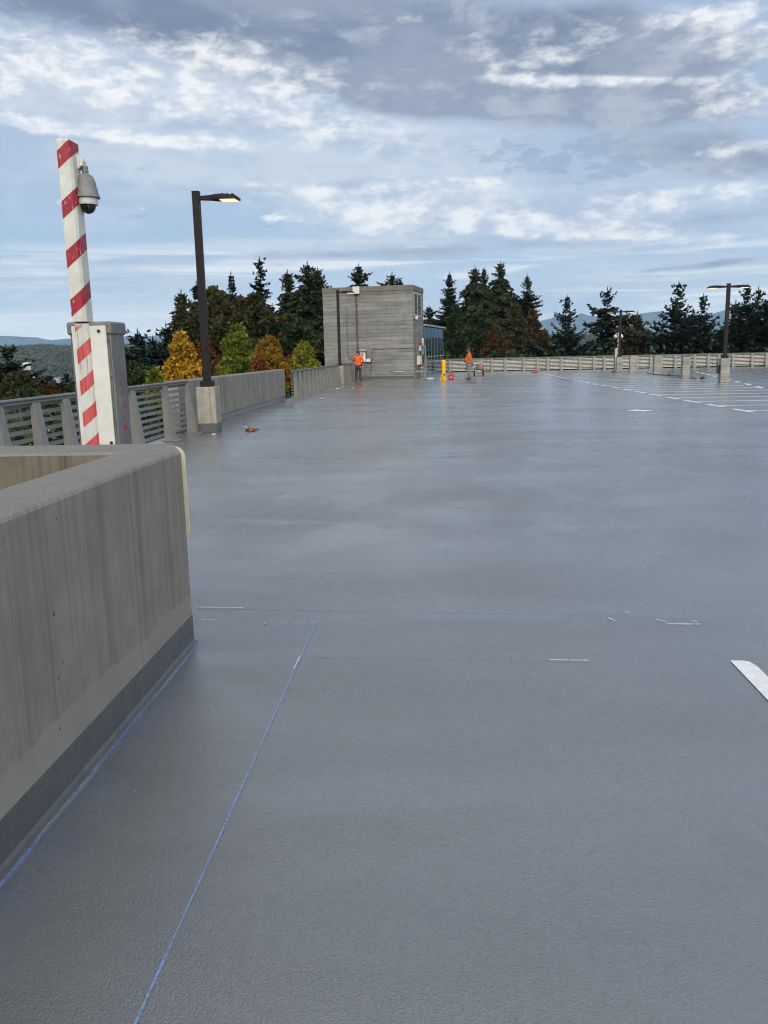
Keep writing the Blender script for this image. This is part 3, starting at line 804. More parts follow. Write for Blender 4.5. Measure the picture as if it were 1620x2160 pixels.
# the word down the right side
for i, ch_ in enumerate('EMERGENCY'):
    cu = bpy.data.curves.new('letter', 'FONT'); cu.body = ch_; cu.size = .088; cu.extrude = .0008; cu.align_x = 'CENTER'
    tob = bpy.data.objects.new('tmp', cu); COL.objects.link(tob)
    dg = bpy.context.evaluated_depsgraph_get(); me = bpy.data.meshes.new_from_object(tob.evaluated_get(dg))
    z0 = 1.625 - i*.1015
    mb = MB(); k = 0
    mb.v += [(BW1+.0015+v.co.z, BD0+.165+v.co.x*1.05, z0+v.co.y) for v in me.vertices]
    mb.f += [tuple(k+i2 for i2 in f.vertices) for f in me.polygons]
    bpy.data.objects.remove(tob); bpy.data.meshes.remove(me)
    mb.build('letter', m_letters, ep)

# dome camera on the pole
dc = empty('dome_camera', (EX+px1-.015, EY+.11, 3.285), 'weathered grey dome security camera bolted to the striped post', 'camera')
mb = MB(); mb.prism([(-.03, .06), (-.03, -.045), (.02, -.075), (.045, -.055), (.062, -.055), (.066, -.015), (.05, .005)], 'y', -.045, .045)
mb.build('wall_arm', m_backboard, dc, bevel=.006)
T = Matrix.Translation((.066, 0, 0))
MB().lathe([(.026, -.05), (.028, -.065), (.024, -.072), (.030, -.085), (.026, -.095), (.032, -.105)], 20, T).build('neck', m_cambody, dc, smooth=True)
MB().lathe([(.034, -.105), (.052, -.112), (.070, -.130), (.082, -.160), (.088, -.195), (.092, -.198), (.098, -.236), (.112, -.258), (.113, -.264), (.090, -.262), (.05, -.255)], 28, T).build('housing', m_cambody, dc, smooth=True)
MB().lathe([(.088, -.258), (.090, -.300), (.086, -.312), (.06, -.312)], 28, T).build('ring', m_camwhite, dc, smooth=True)
MB().lathe([(.070, -.308)]+[(.068*math.cos(R_(t)), -.312-.060*math.sin(R_(t))) for t in range(0, 90, 10)]+[(.002, -.372)], 28, T).build('dome', m_dome, dc, smooth=True)

dc.scale = (.93, .93, 1.17)
# ------------------------------------------------------------------ louvred steel fences
def louvre_fence(name, label, p0, ang, length, posts, joints, slats=10, h=1.08, group=None, slat_mat=None, hh=.031):
    """fence along local +x from p0, its inner side (brackets) on local -y; slats behind the brackets"""
    root = empty(name, (p0[0], p0[1], 0), label, 'fence', group, rz=ang)
    cuts = [0] + joints + [length]
    for a, b in zip(cuts, cuts[1:]):
        mb = MB(); pitch = (h-.10)/slats
        for k in range(slats):
            z = .06 + pitch*(k+.5)
            T = Matrix.Translation((0, .035, z)) @ Matrix.Rotation(R_(-28), 4, 'X')
            mb.box(a+.012, b-.012, -.003, .003, -hh, hh, T)
        mb.build('slat_panel', slat_mat or m_fence, root)
        mb = MB(); mb.cyl((a+.006, .0, h-.022), (b-.006, .0, h-.022), .026, n=12)
        mb.box(a+.006, b-.006, -.030, .030, h-.072, h-.048)
        mb.build('rail', m_fence, root, smooth=True)
    for j in joints:
        MB().box(j-.010, j+.010, .060, .075, .05, h-.09).build('joint_bar', m_fence_dark, root)
    for x in posts:
        mb = MB()
        mb.prism([(-.035, h-.075), (-.075, h-.075), (-.205, .016), (.015, .016), (.015, h-.075)], 'x', x-.007, x+.007)      # wedge web
        T = None
        mb.prism([(-.075, h-.075), (-.087, h-.075), (-.217, .016), (-.205, .016)], 'x', x-.09, x+.09)                    # sloping flange
        po = mb.build('post', m_fence_post, root)
        MB().box(x-.13, x+.13, -.32, .03, .004, .018).build('base_plate', m_fence_post, po)
    return root
PAT = (.45, 1.55, 3.05, 4.15); SEC = 4.53
# far end: joints at X = 4.0, 8.53, ...; brackets face the camera
x0 = 4.0 - SEC; L = SEC*7 + 2
posts = [SEC*s + q for s in range(7) for q in PAT] + [SEC*7+.45, SEC*7+1.55]
louvre_fence('louvre_fence', 'long louvred steel fence across the far end of the deck below the trees', (x0, FZ), 0.0, L, posts, [SEC*i for i in range(1, 8)], slats=9, slat_mat=m_slat_far, hh=.027)
# left edge, brackets face +X: local x runs along +Y when turned by 90 degrees, local -y then points to +X
yl = 2.4
pl = [2.9-yl, 4.0-yl, 5.5-yl, 6.42-yl+.0, 7.32-yl, 8.45-yl, 9.95-yl, 10.93-yl, 11.85-yl, 13.1-yl, 14.55-yl, 16.35-yl, 17.9-yl]
louvre_fence('louvre_fence', 'near louvred fence with sloping brackets behind the emergency post', (-5.50, yl), math.pi/2, 18.05-yl, pl, [6.87-yl, 11.40-yl, 15.5-yl], slats=9, h=1.16)
yl2 = 31.45
pl2 = []
y = .45
while y < 14.6:
    pl2.append(y); y += 1.17
pl3 = [16.0+1.1*i for i in range(7)]
louvre_fence('louvre_fence', 'tightly bracketed louvred fence from the parapet wall to the concrete tower', (-5.52, yl2), math.pi/2, 23.4, pl2+pl3, [4.53, 9.06, 13.6, 18.1], slats=9, h=1.08)

# parapet wall between the two fences
pw = empty('parapet_wall', (-5.78, 18.9, 0), 'weathered grey concrete parapet wall between two louvred fences', 'wall')
local(MB().prism([(-6.06, -1.2), (-5.78, -1.2), (-5.78, 1.10), (-5.80, 1.125), (-6.04, 1.135), (-6.06, 1.11)], 'y', 18.3, 31.4), (-5.78, 18.9, 0)).build('wall_body', m_parapet, pw)
mb = MB(); mb.prism([(-5.78, 0), (-5.70, .004), (-5.745, .035), (-5.776, .10), (-5.776, .135), (-5.78, .135)], 'y', 18.46, 31.4)
local(mb, (-5.78, 18.9, 0)).build('coating_upturn', m_curb, pw)
# kerb plate closing the left edge under the fences
mb = MB(); mb.box(XL-.03, XL+.0, -14, 18.3, -.7, .03); mb.box(XL-.03, XL, 31.4, FZ+.35, -.7, .03)
tag(mb.build('deck_edge', m_parapet), kind='structure')
# ------------------------------------------------------------------ lamps on concrete pedestals
def lamp_head(root, d, z, w=.34, L=.72, rz=0.0):
    """one arm with a flat LED head pointing along local +x*d"""
    T = Matrix.Rotation(rz, 4, 'Z')
    def P(x, y, zz): return T @ Vector((x*d, y, zz))
    mb = MB()
    mb.prism([(.06*d, z+.04), (.32*d, z+.055), (.32*d, z-.05), (.06*d, z-.035)], 'y', -.06, .06, T)
    h = mb.build('lamp_arm', m_bronze, root, bevel=.008)
    mb = MB()
    secs = [(.30, .055, .052, -.046), (.42, .12, .062, -.052), (.50, .165, .062, -.05), (.70, .175, .054, -.052), (.86, .165, .028, -.052), (.93, .13, -.010, -.052)]
    k = 0
    for x, hw, zt, zb in secs:
        for yy, zz in ((-hw, zb), (-hw, zb+(zt-zb)*.45), (-hw*.72, zt), (hw*.72, zt), (hw, zb+(zt-zb)*.45), (hw, zb)):
            mb.v.append(tuple(P(x, yy, z+zz)))
    for i in range(len(secs)-1):
        for j in range(6):
            q = (j+1) % 6; mb.f.append((i*6+j, i*6+q, (i+1)*6+q, (i+1)*6+j))
    mb.f.append(tuple(range(6))); mb.f.append(tuple(30+j for j in range(6)))
    hd = mb.build('lamp_head', m_bronze, root, smooth=False)
    mb = MB(); q = [(.54, -.145), (.86, -.145), (.88, .145), (.54, .145)]
    mb.prism([(T @ Vector((x*d, y, 0))).to_2d()[:] for x, y in q], 'z', z-.066, z-.0535)
    mb.build('lit_panel', m_led, hd)
    for k in range(3):
        mb = MB(); x = .56+.11*k
        mb.box(*sorted((x*d, (x+.05)*d)), -.12, .12, z+.0605-.006*k, z+.069-.006*k, T)
        mb.build('cooling_fin', m_bronze, hd)
def lamp_post(name, label, X, Y, zped, zpole, ztop, heads, pw=.21, pole=.075, ped_mat=None, band=True, group='lamp posts on concrete pedestals', plen=None):
    root = empty(name, (X, Y, 0), label, 'lamp post', group)
    MB().box(-pw, pw, -pw, pw, 0.0, zped).build('pedestal', ped_mat or m_pedestal, root, bevel=.012)
    if band: MB().box(-pw-.004, pw+.004, -pw-.004, pw+.004, .001, .20).build('coating_upturn', m_curb, root)
    mb = MB(); mb.box(-pole*1.75, pole*1.75, -pole*1.75, pole*1.75, zped+.0, zped+.13)
    mb.build('base_cover', m_bronze, root, bevel=.01)
    mb = MB(); mb.box(-pole, pole, -pole, pole, zped+.13, ztop)
    mb.build('pole', m_bronze, root, bevel=.01)
    MB().box(-pole-.004, pole+.004, -pole-.004, pole+.004, ztop-.0, ztop+.012).build('pole_cap', m_bronze, root)
    for d in heads: lamp_head(root, d, ztop-.13)
    return root
lamp_post('lamp_post', 'nearest tall dark lamp post on a stained pedestal beside the parapet wall', -5.10, 18.25, 1.0, 1.14, 5.10, [1])
lamp_post('lamp_post', 'dark single headed lamp post in front of the concrete tower', -5.45, 46.7, 1.0, 1.1, 5.12, [1], band=False)
lamp_post('lamp_post', 'two headed lamp post with banded pedestal and a blue grey box, at the bays', 13.12, 39.3, 1.10, 1.2, 4.40, [1, -1], pw=.20, ped_mat=m_post, band=False)
lamp_post('lamp_post', 'distant two headed lamp post beside a striped pole near the far fence', 12.55, 58.9, 1.06, 1.16, 4.22, [1, -1], pw=.20, ped_mat=m_post, band=False)
eb = empty('electrical_box', (12.86, 39.3, .62), 'small dark grey electrical box on the side of a lamp pedestal', 'electrical box')
MB().box(-.06, .055, -.09, .09, -.18, .18).build('box_body', m_bronze, eb, bevel=.01); MB().box(-.075, -.06, -.08, .08, -.16, .16).build('box_door', m_conduit_g, eb)

def bay_post(label, X, Y, h, first=[None]):
    if first[0] is None:
        r = empty('concrete_post', (X, Y, 0), label, 'post', 'low concrete posts along the row of bays')
        MB().box(-.19, .19, -.19, .19, 0, 1.12).build('post_body', m_post, r, bevel=.012)
        MB().prism([(-.20, -.20), (.20, -.20), (.20, .20), (-.20, .20)], 'z', 1.12, 1.15).build('post_cap', m_parapet, r, bevel=.008)
        first[0] = r
    else:
        r = first[0].copy(); COL.objects.link(r); r.location = (X, Y, 0); r['label'] = label
        for ch in first[0].children:
            c = ch.copy(); COL.objects.link(c); c.parent = r
    return r
bay_post('nearest low banded concrete post, beside the two headed lamp', 13.38, 46.2, 1.12)
bay_post('middle low concrete post between dark bags on the deck', 13.95, 54.4, 1.12)
bay_post('farthest low concrete post close to the distant lamp pedestal', 13.15, 57.6, 1.12)

# second striped call post in the distance, with two white globes of cameras
e2x = at(1302.5, 730, 59.6).x
e2 = empty('emergency_post', (e2x, 59.6, 0), 'distant striped emergency call post with two white dome cameras', 'emergency post')
MB().box(-.16, .12, .05, .30, 0, 1.62).build('cabinet', m_steel, e2, bevel=.01)
MB().box(-.13, .06, .02, .045, .05, 1.66).build('back_plate', m_backboard, e2)
MB().box(.0, .10, -.04, .018, .05, 2.78).build('pole', m_stripe, e2, bevel=.008)
for d in (-1, 1):
    T = Matrix.Translation((.05+d*.20, 0, 2.44)) @ Matrix.Diagonal((.85, .85, 1, 1))
    c = MB().lathe([(.03, .16), (.10, .12), (.15, .02), (.16, -.04), (.13, -.06)], 16, T).build('dome_camera', m_camwhite, e2, smooth=True)
    MB().lathe([(.12, -.06), (.10, -.12), (.05, -.16), (.01, -.17)], 16, T).build('dome', m_cambody, c, smooth=True)
    MB().tube([(.05+d*.05, 0, 2.66), (.05+d*.15, 0, 2.68), (.05+d*.20, 0, 2.60)], .022).build('camera_arm', m_camwhite, e2)
# ------------------------------------------------------------------ concrete stair and lift tower with its glass lobby
TA = R_(-9.7)
TW = empty('concrete_tower', (-1.55, 54.7, 0), 'board formed concrete lift tower beside the glass lobby', 'tower', rz=TA)
TH, TWW, TD = 5.9, 6.05, 3.65
mb = MB(); mb.box(-TWW, 0, 0, TD, -8.5, TH)
mb.build('tower_wall', m_tower, TW, bevel=.015)
mb = MB(); mb.box(-TWW-.03, .03, -.03, TD+.03, TH-.30, TH+.03)
mb.build('coping', m_coping, TW, bevel=.02)
MB().box(-TWW-.006, .006, -.006, .0, .001, .16).build('coating_upturn', m_curb, TW)
lf = MB()
for a, b in ((.30, .42), (1.48, 1.66), (2.76, 2.88)): lf.box(0, .035, a, b, 3.98, 5.5)
lf.box(0, .035, .42, 1.48, 5.40, 5.5); lf.box(0, .035, 1.66, 2.76, 5.40, 5.5); lf.box(0, .035, .42, 1.48, 3.98, 4.08); lf.box(0, .035, 1.66, 2.76, 3.98, 4.08)
lfo = lf.build('louvre_frame', m_galv, TW)
for a, b in ((.42, 1.48), (1.66, 2.76)):
    bk = MB().box(.0, .004, a, b, 4.08, 5.40).build('louvre_opening', m_dark, lfo)
    mb = MB()
    for k in range(10):
        T = Matrix.Translation((.016, 0, 4.15+k*.132)) @ Matrix.Rotation(R_(38), 4, 'Y')
        mb.box(-.003, .003, a, b, -.028, .028, T)
    mb.build('louvre_slats', m_galv, lfo)
def tw(x, y, z): return Matrix.Rotation(TA, 4, 'Z') @ Vector((x, y, z)) + Vector((-1.55, 54.7, 0))
def fixture(name, label, cat, x, y, z):
    return empty(name, tw(x, y, z), label, cat, rz=TA)
f = fixture('antenna_box', 'pale square box with a drop pipe at the tower roof edge', 'antenna', -3.72, -.03, 5.70)
MB().box(-.22, .22, -.16, 0, -.22, .24).build('housing', m_whitebox, f, bevel=.015); MB().box(-.05, .05, -.12, -.02, -.34, -.22).build('bracket', m_bronze, f)
MB().tube([(-.02, -.06, -.34), (-.02, -.045, -1.2), (-.0, -.045, -3.9)], .04).build('drop_pipe', m_conduit, f)
for zz in (-.9, -1.9, -2.9, -3.7): MB().box(-.09, .07, -.06, 0, zz-.03, zz+.03).build('pipe_clamp', m_conduit, f)
f = fixture('conduit', 'thin grey conduit bending towards the panel on the tower front', 'conduit', -4.42, 0, 0)
MB().tube([(0, -.03, 4.62), (0, -.03, 3.0), (.02, -.03, 1.50), (.06, -.03, 1.38), (.14, -.03, 1.33), (.52, -.03, 1.32)], .020).build('pipe', m_conduit_g, f)
f = fixture('conduit', 'long horizontal grey conduit across the tower front to the corner', 'conduit', -2.75, 0, 0)
MB().tube([(0, -.03, 1.16), (0, -.03, 1.80), (.03, -.03, 1.89), (.10, -.03, 1.92), (2.76, -.03, 1.95)], .020).build('pipe', m_conduit_g, f)
f = fixture('panel_box', 'hooded electrical panel box with red tags on the tower front', 'electrical panel', -3.40, 0, 0)
MB().box(-.20, .24, -.14, 0, 1.10, 1.78).build('panel_body', m_dark, f)
MB().box(-.16, .22, -.155, -.142, 1.12, 1.74).build('panel_face', m_whitebox, f)
MB().prism([(-.02, 1.93), (-.28, 1.83), (-.28, 1.80), (-.02, 1.80)], 'x', -.27, .29).build('hood', m_galv, f)
MB().box(-.12, .08, -.163, -.156, 1.48, 1.68).build('red_tag', plain('faded_red_notice', (.45, .20, .17), .6), f)
f = fixture('electrical_box', 'small white box below the hooded panel on the tower front', 'electrical box', -2.98, 0, 0)
MB().box(-.17, .17, -.13, 0, 1.06, 1.32).build('box_body', m_dark, f); MB().box(-.16, .13, -.145, -.132, 1.10, 1.31).build('box_face', m_whitebox, f)
for xx, yy in ((-.22, -.22), (.10, -.10)):
    MB().tube([(xx*.4, -.08, 1.06), (xx, yy, .90), (xx, yy, .0)], .016).build('conduit_leg', m_conduit_g, f)
MB().tube([(.17, -.06, 1.12), (.34, -.05, 1.12), (.34, -.05, 1.22)], .018).build('elbow', m_galv, f)
# the side face towards the lobby
f = fixture('wall_light', 'small white wall light with a conduit on the tower side', 'wall light', 0, .62, 3.86)
MB().lathe([(.03, -.12), (.10, -.08), (.12, .02), (.08, .10), (.02, .12)], 14, Matrix.Translation((.12, 0, 0))).build('lamp_globe', m_whitebox, f, smooth=True)
MB().box(0, .12, -.05, .05, -.05, .05).build('mount', m_galv, f)
MB().tube([(.03, 0, -.05), (.03, 0, -3.0), (.03, .05, -3.15), (.03, .20, -3.2), (.03, 1.0, -3.2)], .025).build('conduit', m_conduit_g, f)
f = fixture('call_box', 'white alarm box above the blue round sign by the lobby', 'alarm', 0, 2.2, 1.92)
MB().box(0, .10, -.20, .20, -.17, .17).build('box_body', m_whitebox, f, bevel=.01); MB().box(0, .06, -.34, .0, .24, .42).build('strobe', m_red, f); MB().box(.10, .11, -.1, .1, -.08, .08).build('box_face', m_galv, f)
f = fixture('alarm_light', 'white upright strobe light close to the lobby edge of the tower', 'alarm', 0, 3.15, 2.34)
MB().box(0, .10, -.22, .22, -.26, .26).build('light_body', m_whitebox, f, bevel=.02); MB().box(0, .07, -.40, -.24, -.36, -.05).build('red_base', m_red, f)
f = fixture('round_sign', 'blue round sign with white marks on the tower side', 'sign', 0, 2.75, 1.62)
MB().cyl((.05, 0, 0), (.075, 0, 0), .40, n=28).build('disc', m_blue, f); MB().box(0, .05, -.05, .05, -.05, .05).build('mount', m_galv, f)
MB().box(.076, .079, -.20, -.02, -.10, .08).build('white_mark', m_whitebox, f); MB().box(.076, .079, .05, .20, -.08, .10).build('white_mark', m_whitebox, f)
f = fixture('electrical_box', 'cream electrical box low on the tower side', 'electrical box', 0, 1.75, 1.14)
MB().box(0, .16, -.50, .42, -.29, .29).build('box_body', m_cream, f, bevel=.012); MB().box(.16, .168, -.44, .36, -.25, .25).build('box_door', m_cream, f)
f = fixture('phone_panel', 'dark brown panel beside the cream box on the tower side', 'panel', 0, 2.85, 1.16)
MB().box(0, .09, -.42, .42, -.36, .34).build('panel_body', m_rust, f, bevel=.01); MB().box(.09, .10, -.25, .25, -.2, .25).build('panel_face', m_bronze, f)
f = fixture('fire_pipe', 'red and white pipe fitting standing below the cream box', 'pipe', .12, 2.2, 0)
MB().cyl((0, 0, 0), (0, 0, .86), .03).build('pipe', m_galv, f)
for zz, mm in ((.42, m_whitebox), (.52, m_red), (.62, m_whitebox), (.74, m_red)): MB().box(-.06, .06, -.14, .14, zz-.04, zz+.04).build('fitting', mm, f)
# glass lobby
GL = empty('glass_lobby', tw(0, TD, 0), 'flat roofed glass lobby on the right of the concrete tower', 'lobby', rz=TA)
LL, LH, LW = 8.3, 3.40, 4.2
MB().prism([(-LW-.1, LH-.0), (.18, LH+.05), (.18, LH+.16), (-LW-.1, LH+.16)], 'y', -.0, LL+.25).build('roof', m_galv, GL)
mb = MB(); mb.box(-LW, 0, .02, LL, -.01, .012); mb.build('lobby_floor', m_galv, GL)
MB().box(-LW-.12, -LW, .0, LL, 0, LH).build('back_wall', plain('lobby_back', (.10, .12, .12), .6), GL)
mull = [0.05, .85, 1.75, 3.05, 4.35, 5.65, 6.95, 8.25]
for i, yy in enumerate(mull):
    MB().box(-.12, -.030, yy-.03, yy+.03, .012, LH-.01).build('mullion', m_galv, GL)
for i, (a, b) in enumerate(zip(mull, mull[1:])):
    T = Matrix.Translation((-.006, (a+b)/2, 0)) @ Matrix.Rotation(R_((.5, -.4, .7, -.6, .3, -.8, .6)[i]), 4, 'Z')      # panes never hang quite in one plane
    MB().box(-.006, .006, -(b-a)/2+.012, (b-a)/2-.012, 2.15 if i < 1 else .02, LH-.01, T).build('pane', m_glass, GL)
m_fin = plain('blue_grey_sealant', (.10, .15, .18), .4)
for yy in mull[1:]:
    MB().box(-.008, .022, yy-.008, yy+.008, .012, LH-.012).build('glazing_fin', m_fin, GL)
for yy in mull[2:]:
    for zz in (1.0, 1.36): MB().box(.0, .09, yy-.05, yy+.05, zz-.02, zz+.02).build('glass_clamp', m_whitebox, GL)
for i, zz in enumerate((1.18, 2.10)):
    MB().box(-.10, -.035, .88 if zz < 2 else .09, LL-.05, zz-.025, zz+.025).build('transom', m_galv, GL)
MB().box(-LW, -.03, LL-.02, LL-.005, .02, LH).build('end_pane', m_glass, GL)
d1 = MB()
for a, b in ((.10, .18), (.72, .80)): d1.box(-.04, .01, a, b, .015, 2.06)
d1.box(-.04, .01, .18, .72, .015, .16); d1.box(-.04, .01, .18, .72, 1.96, 2.06); d1.box(-.04, .01, .18, .72, .98, 1.06)
do = d1.build('door', m_galv, GL); MB().box(-.022, -.012, .18, .72, .16, 1.96).build('door_glass', m_glass, do); MB().tube([(.05, .70, .8), (.07, .70, .85), (.07, .70, 1.25), (.05, .70, 1.3)], .015).build('handle', m_galv, do)

# ------------------------------------------------------------------ things standing on the deck near the tower
bo = empty('bollard', (.39, 51.4, 0), 'thick yellow plastic bollard in front of the glass lobby', 'bollard')
MB().lathe([(.125, .03), (.128, .05), (.128, 1.06), (.120, 1.12), (.08, 1.155), (.02, 1.165)], 24).build('sleeve', m_yellow, bo, smooth=True)
MB().lathe([(.20, .004), (.20, .05), (.14, .09), (.126, .09)], 24).build('base', m_yellow, bo, smooth=True)
MB().prism([(-.26, .004), (-.10, .30), (-.06, .30), (-.12, .004)], 'y', -.20, -.15).build('foot', m_yellow, bo); MB().box(-.02, .06, -.175, -.158, .22, .34).build('reflector', m_black, bo); MB().prism([(-.20, .03), (-.11, .19), (-.08, .17), (-.15, .03)], 'y', -.212, -.201).build('foot_slot', m_black, bo)
tp = MB(); A, B_, Cc = Vector((.24, 51.35, .60)), tw(.3, 1.2, .42), tw(-1.3, -.25, .48)
P = []
for i in range(15):
    t = i/14; P.append(A.lerp(B_, t) + Vector((0, 0, -.10*math.sin(math.pi*t))))
for i in range(1, 9):
    t = i/8; P.append(B_.lerp(Cc, t) + Vector((.12*math.sin(math.pi*t), -.3*math.sin(math.pi*t), -.06*math.sin(math.pi*t))))
tp.tube(P, .018, 6); to = tp.build('barrier_rope', m_tape, loc=A); tag(to, 'pale yellow rope stretched from the yellow bollard to the tower', 'rope')
gc = empty('fuel_can', (.82, 50.5, 0), 'red plastic fuel can standing right of the yellow bollard', 'fuel can')
MB().prism([(-.15, .0), (.15, 0), (.155, .26), (.10, .33), (-.07, .33), (-.155, .26)], 'y', -.085, .085).build('can_body', m_red, gc, bevel=.02, seg=3)
MB().tube([(-.06, 0, .33), (-.06, 0, .39), (.07, 0, .40), (.09, 0, .33)], .016).build('handle', m_red, gc); MB().cyl((-.02, 0, .40), (-.03, 0, .47), .03, .022).build('spout', m_black, gc)
MB().prism([(-.06, .12), (.04, .12), (.0, .2)], 'y', -.092, -.086).build('label_mark', m_whitebox, gc)
wt_ = empty('white_tray', (-.43, 52.2, 0), 'flat white tray lying on the deck before the lobby door', 'tray')
MB().prism(rrect(.42, .26, .06), 'z', .004, .075).build('tray_body', m_whitebox, wt_, bevel=.02); MB().prism(rrect(.34, .18, .04), 'z', .075, .082).build('tray_top', m_galv, wt_)
rt = empty('red_tray', (7.2, 62.6, 0), 'small red tool tray on the deck near the far fence', 'tray')
MB().box(-.24, .24, -.15, .15, .004, .07).build('tray_body', m_red, rt, bevel=.015); MB().tube([(-.2, 0, .07), (-.12, 0, .2), (.12, 0, .2), (.2, 0, .07)], .02).build('handle', m_red, rt); MB().box(-.06, .16, -.10, .08, .07, .13).build('contents', m_rust, rt)
def bag(name, label, X, Y, mat, s=1.0, seed=1):
    rng = random.Random(seed); r = empty(name, (X, Y, 0), label, 'bag')
    mb = MB(); prof = [(.20, .0), (.26, .05), (.25, .14), (.16, .22), (.05, .26)]
    mb.lathe([(a*s, b*s+.004) for a, b in prof], 12)
    mb.v = [(x*(1+rng.uniform(-.2, .25)), y*(.7+rng.uniform(-.1, .2)), z*(1+rng.uniform(-.15, .2)) if z > .01 else z) for x, y, z in mb.v]
    mb.build('bag_body', mat, r, smooth=True); MB().tube([(-.05*s, 0, .24*s), (.0, .02, .33*s), (.09*s, 0, .30*s), (.17*s, 0, .2*s)], .02*s).build('bag_neck', mat, r)
bag('work_bag', 'small black bag left on the deck between two low posts', 14.0, 51.6, m_black, .30, 2)
bag('work_bag', 'larger black bag lying near the two headed lamp pedestal', 13.75, 44.4, m_black, .42, 3)
bag('work_bag', 'dark blue bag on the deck beside the distant lamp pedestal', 12.05, 58.5, plain('dark_blue_cloth', (.02, .04, .12), .8), .34, 4)
hs = MB(); P = [(13.3+.35*math.sin(i*.5)+ .05*i, 44.0+1.0*i, .02) for i in range(15)]
hs.tube(P, .022, 6); tag(hs.build('hose', m_black, loc=(13.3, 44, 0)), 'thin black hose trailing along the row of low posts', 'hose')
# crumpled papers
for i, (x, y, s, lab) in enumerate(((-4.83, 17.5, .12, 'scrap of white paper by the nearest lamp pedestal'), (-4.78, 39.7, .30, 'flat white scrap on the deck near the far lamp pedestal'), (-4.16, 41.0, .12, 'small bright crumpled scrap on the deck before the left worker'),
                                     (-4.35, 31.0, .26, 'white scrap at the corner where the parapet wall ends'), (-1.09, 4.88, .018, 'tiny white chip on the deck near the stair wall corner'))):
    rng = random.Random(i+5); mb = MB(); n = 9; ring = []
    for k in range(n):
        a = 2*math.pi*k/n; ring.append((s*rng.uniform(.35, .6)*math.cos(a), s*rng.uniform(.35, .6)*math.sin(a), .006+s*rng.uniform(0, .12)))
    for k in range(n): mb.face([ring[k], ring[(k+1) % n], (0, 0, .006+s*.16)])
    mb.face([(x_, y_, .0045) for x_, y_, _ in ring][::-1])
    tag(mb.build('paper_scrap', m_whitebox, loc=(x, y, 0), keep=True), lab, 'litter')
m_reel = plain('dull_orange_plastic', (.34, .20, .08), .5, var=.2)
# layout tool lying on the deck
tl = empty('chalk_reel', (-4.17, 18.2, 0), 'orange and black chalk line reel lying on the deck by the nearest lamp', 'tool', rz=R_(8))
MB().prism([(-.15, .0), (.10, 0), (.17, .03), (.15, .075), (.02, .10), (-.13, .085), (-.17, .045)], 'y', -.07, .07).build('reel_case', m_black, tl, bevel=.012)
tl.scale = (.72, .72, .72)
MB().prism([(-.12, .086), (.02, .102), (.14, .078), (.10, .115), (-.08, .118)], 'y', -.06, .06).build('reel_top', m_reel, tl, bevel=.006)
MB().prism([(-.02, .03), (.07, .03), (.08, .075), (-.03, .08)], 'y', -.078, -.071).build('side_plate', m_orange2, tl); MB().box(.17, .26, -.03, .03, .03, .075).build('nozzle', m_black, tl, bevel=.01)
MB().tube([(-.10, 0, .115), (-.16, 0, .15), (-.19, 0, .17), (-.19, 0, .215)], .012).build('crank', m_galv, tl); MB().cyl((-.19, 0, .20), (-.19, 0, .245), .018).build('knob', m_black, tl); MB().cyl((-.04, 0, .11), (-.04, 0, .14), .03).build('cap', m_black, tl)
# cement mixer on wheels
cm = empty('cement_mixer', (2.80, 57.2, 0), 'small rusty wheeled cement mixer with a tilted pinkish drum', 'cement mixer')
for x in (-.30, .30):
    w = MB().cyl((x, -.05, .19), (x, .05, .19), .19, n=22); w = MB(); w.cyl((x-.05, -.05, .19), (x+.05, -.05, .19), .19, n=22)
    wo_ = w.build('wheel', m_rubber, cm, bevel=.02); MB().cyl((x-.055, -.05, .19), (x+.055, -.05, .19), .09, n=16).build('rim', m_galv, wo_)
MB().tube([(-.36, -.05, .19), (.36, -.05, .19)], .022).build('axle', m_rust, cm)
mb = MB(); mb.tube([(-.28, -.05, .20), (-.28, 0, .40), (-.20, 0, .62)], .028); mb.build('side_frame', m_rust, cm)
mb = MB(); mb.tube([(.28, -.05, .20), (.30, 0, .42), (.26, 0, .60)], .028); mb.build('side_frame', m_rust, cm)
MB().box(-.32, .32, -.10, .10, .28, .34).build('cross_beam', m_rust, cm); MB().box(-.12, .18, -.16, -.10, .24, .36).build('motor', m_galv, cm, bevel=.02)
MB().tube([(-.42, -.1, .38), (-.46, -.1, .58), (-.40, -.1, .68), (-.22, -.05, .70)], .022).build('tilt_handle', m_rust, cm)
T = Matrix.Translation((.10, 0, .58)) @ Matrix.Rotation(R_(-14), 4, 'Y') @ Matrix.Rotation(R_(28), 4, 'X')
MB().lathe([(.02, -.30), (.16, -.30), (.24, -.20), (.26, -.02), (.25, .06), (.17, .28), (.15, .34)], 20, T).build('drum', m_pinkdrum, cm, smooth=True)
MB().lathe([(.155, .30), (.18, .32), (.18, .36), (.13, .37), (.12, .30)], 20, T).build('drum_mouth', m_galv, cm, smooth=True)
MB().lathe([(.262, -.06), (.285, -.05), (.285, .0), (.262, .01)], 24, T).build('ring_gear', m_rust, cm)
MB().prism([(-.22, .46), (-.04, .50), (-.06, .60), (-.22, .60)], 'y', -.14, .05).build('engine_cover', m_rust, cm, bevel=.02)
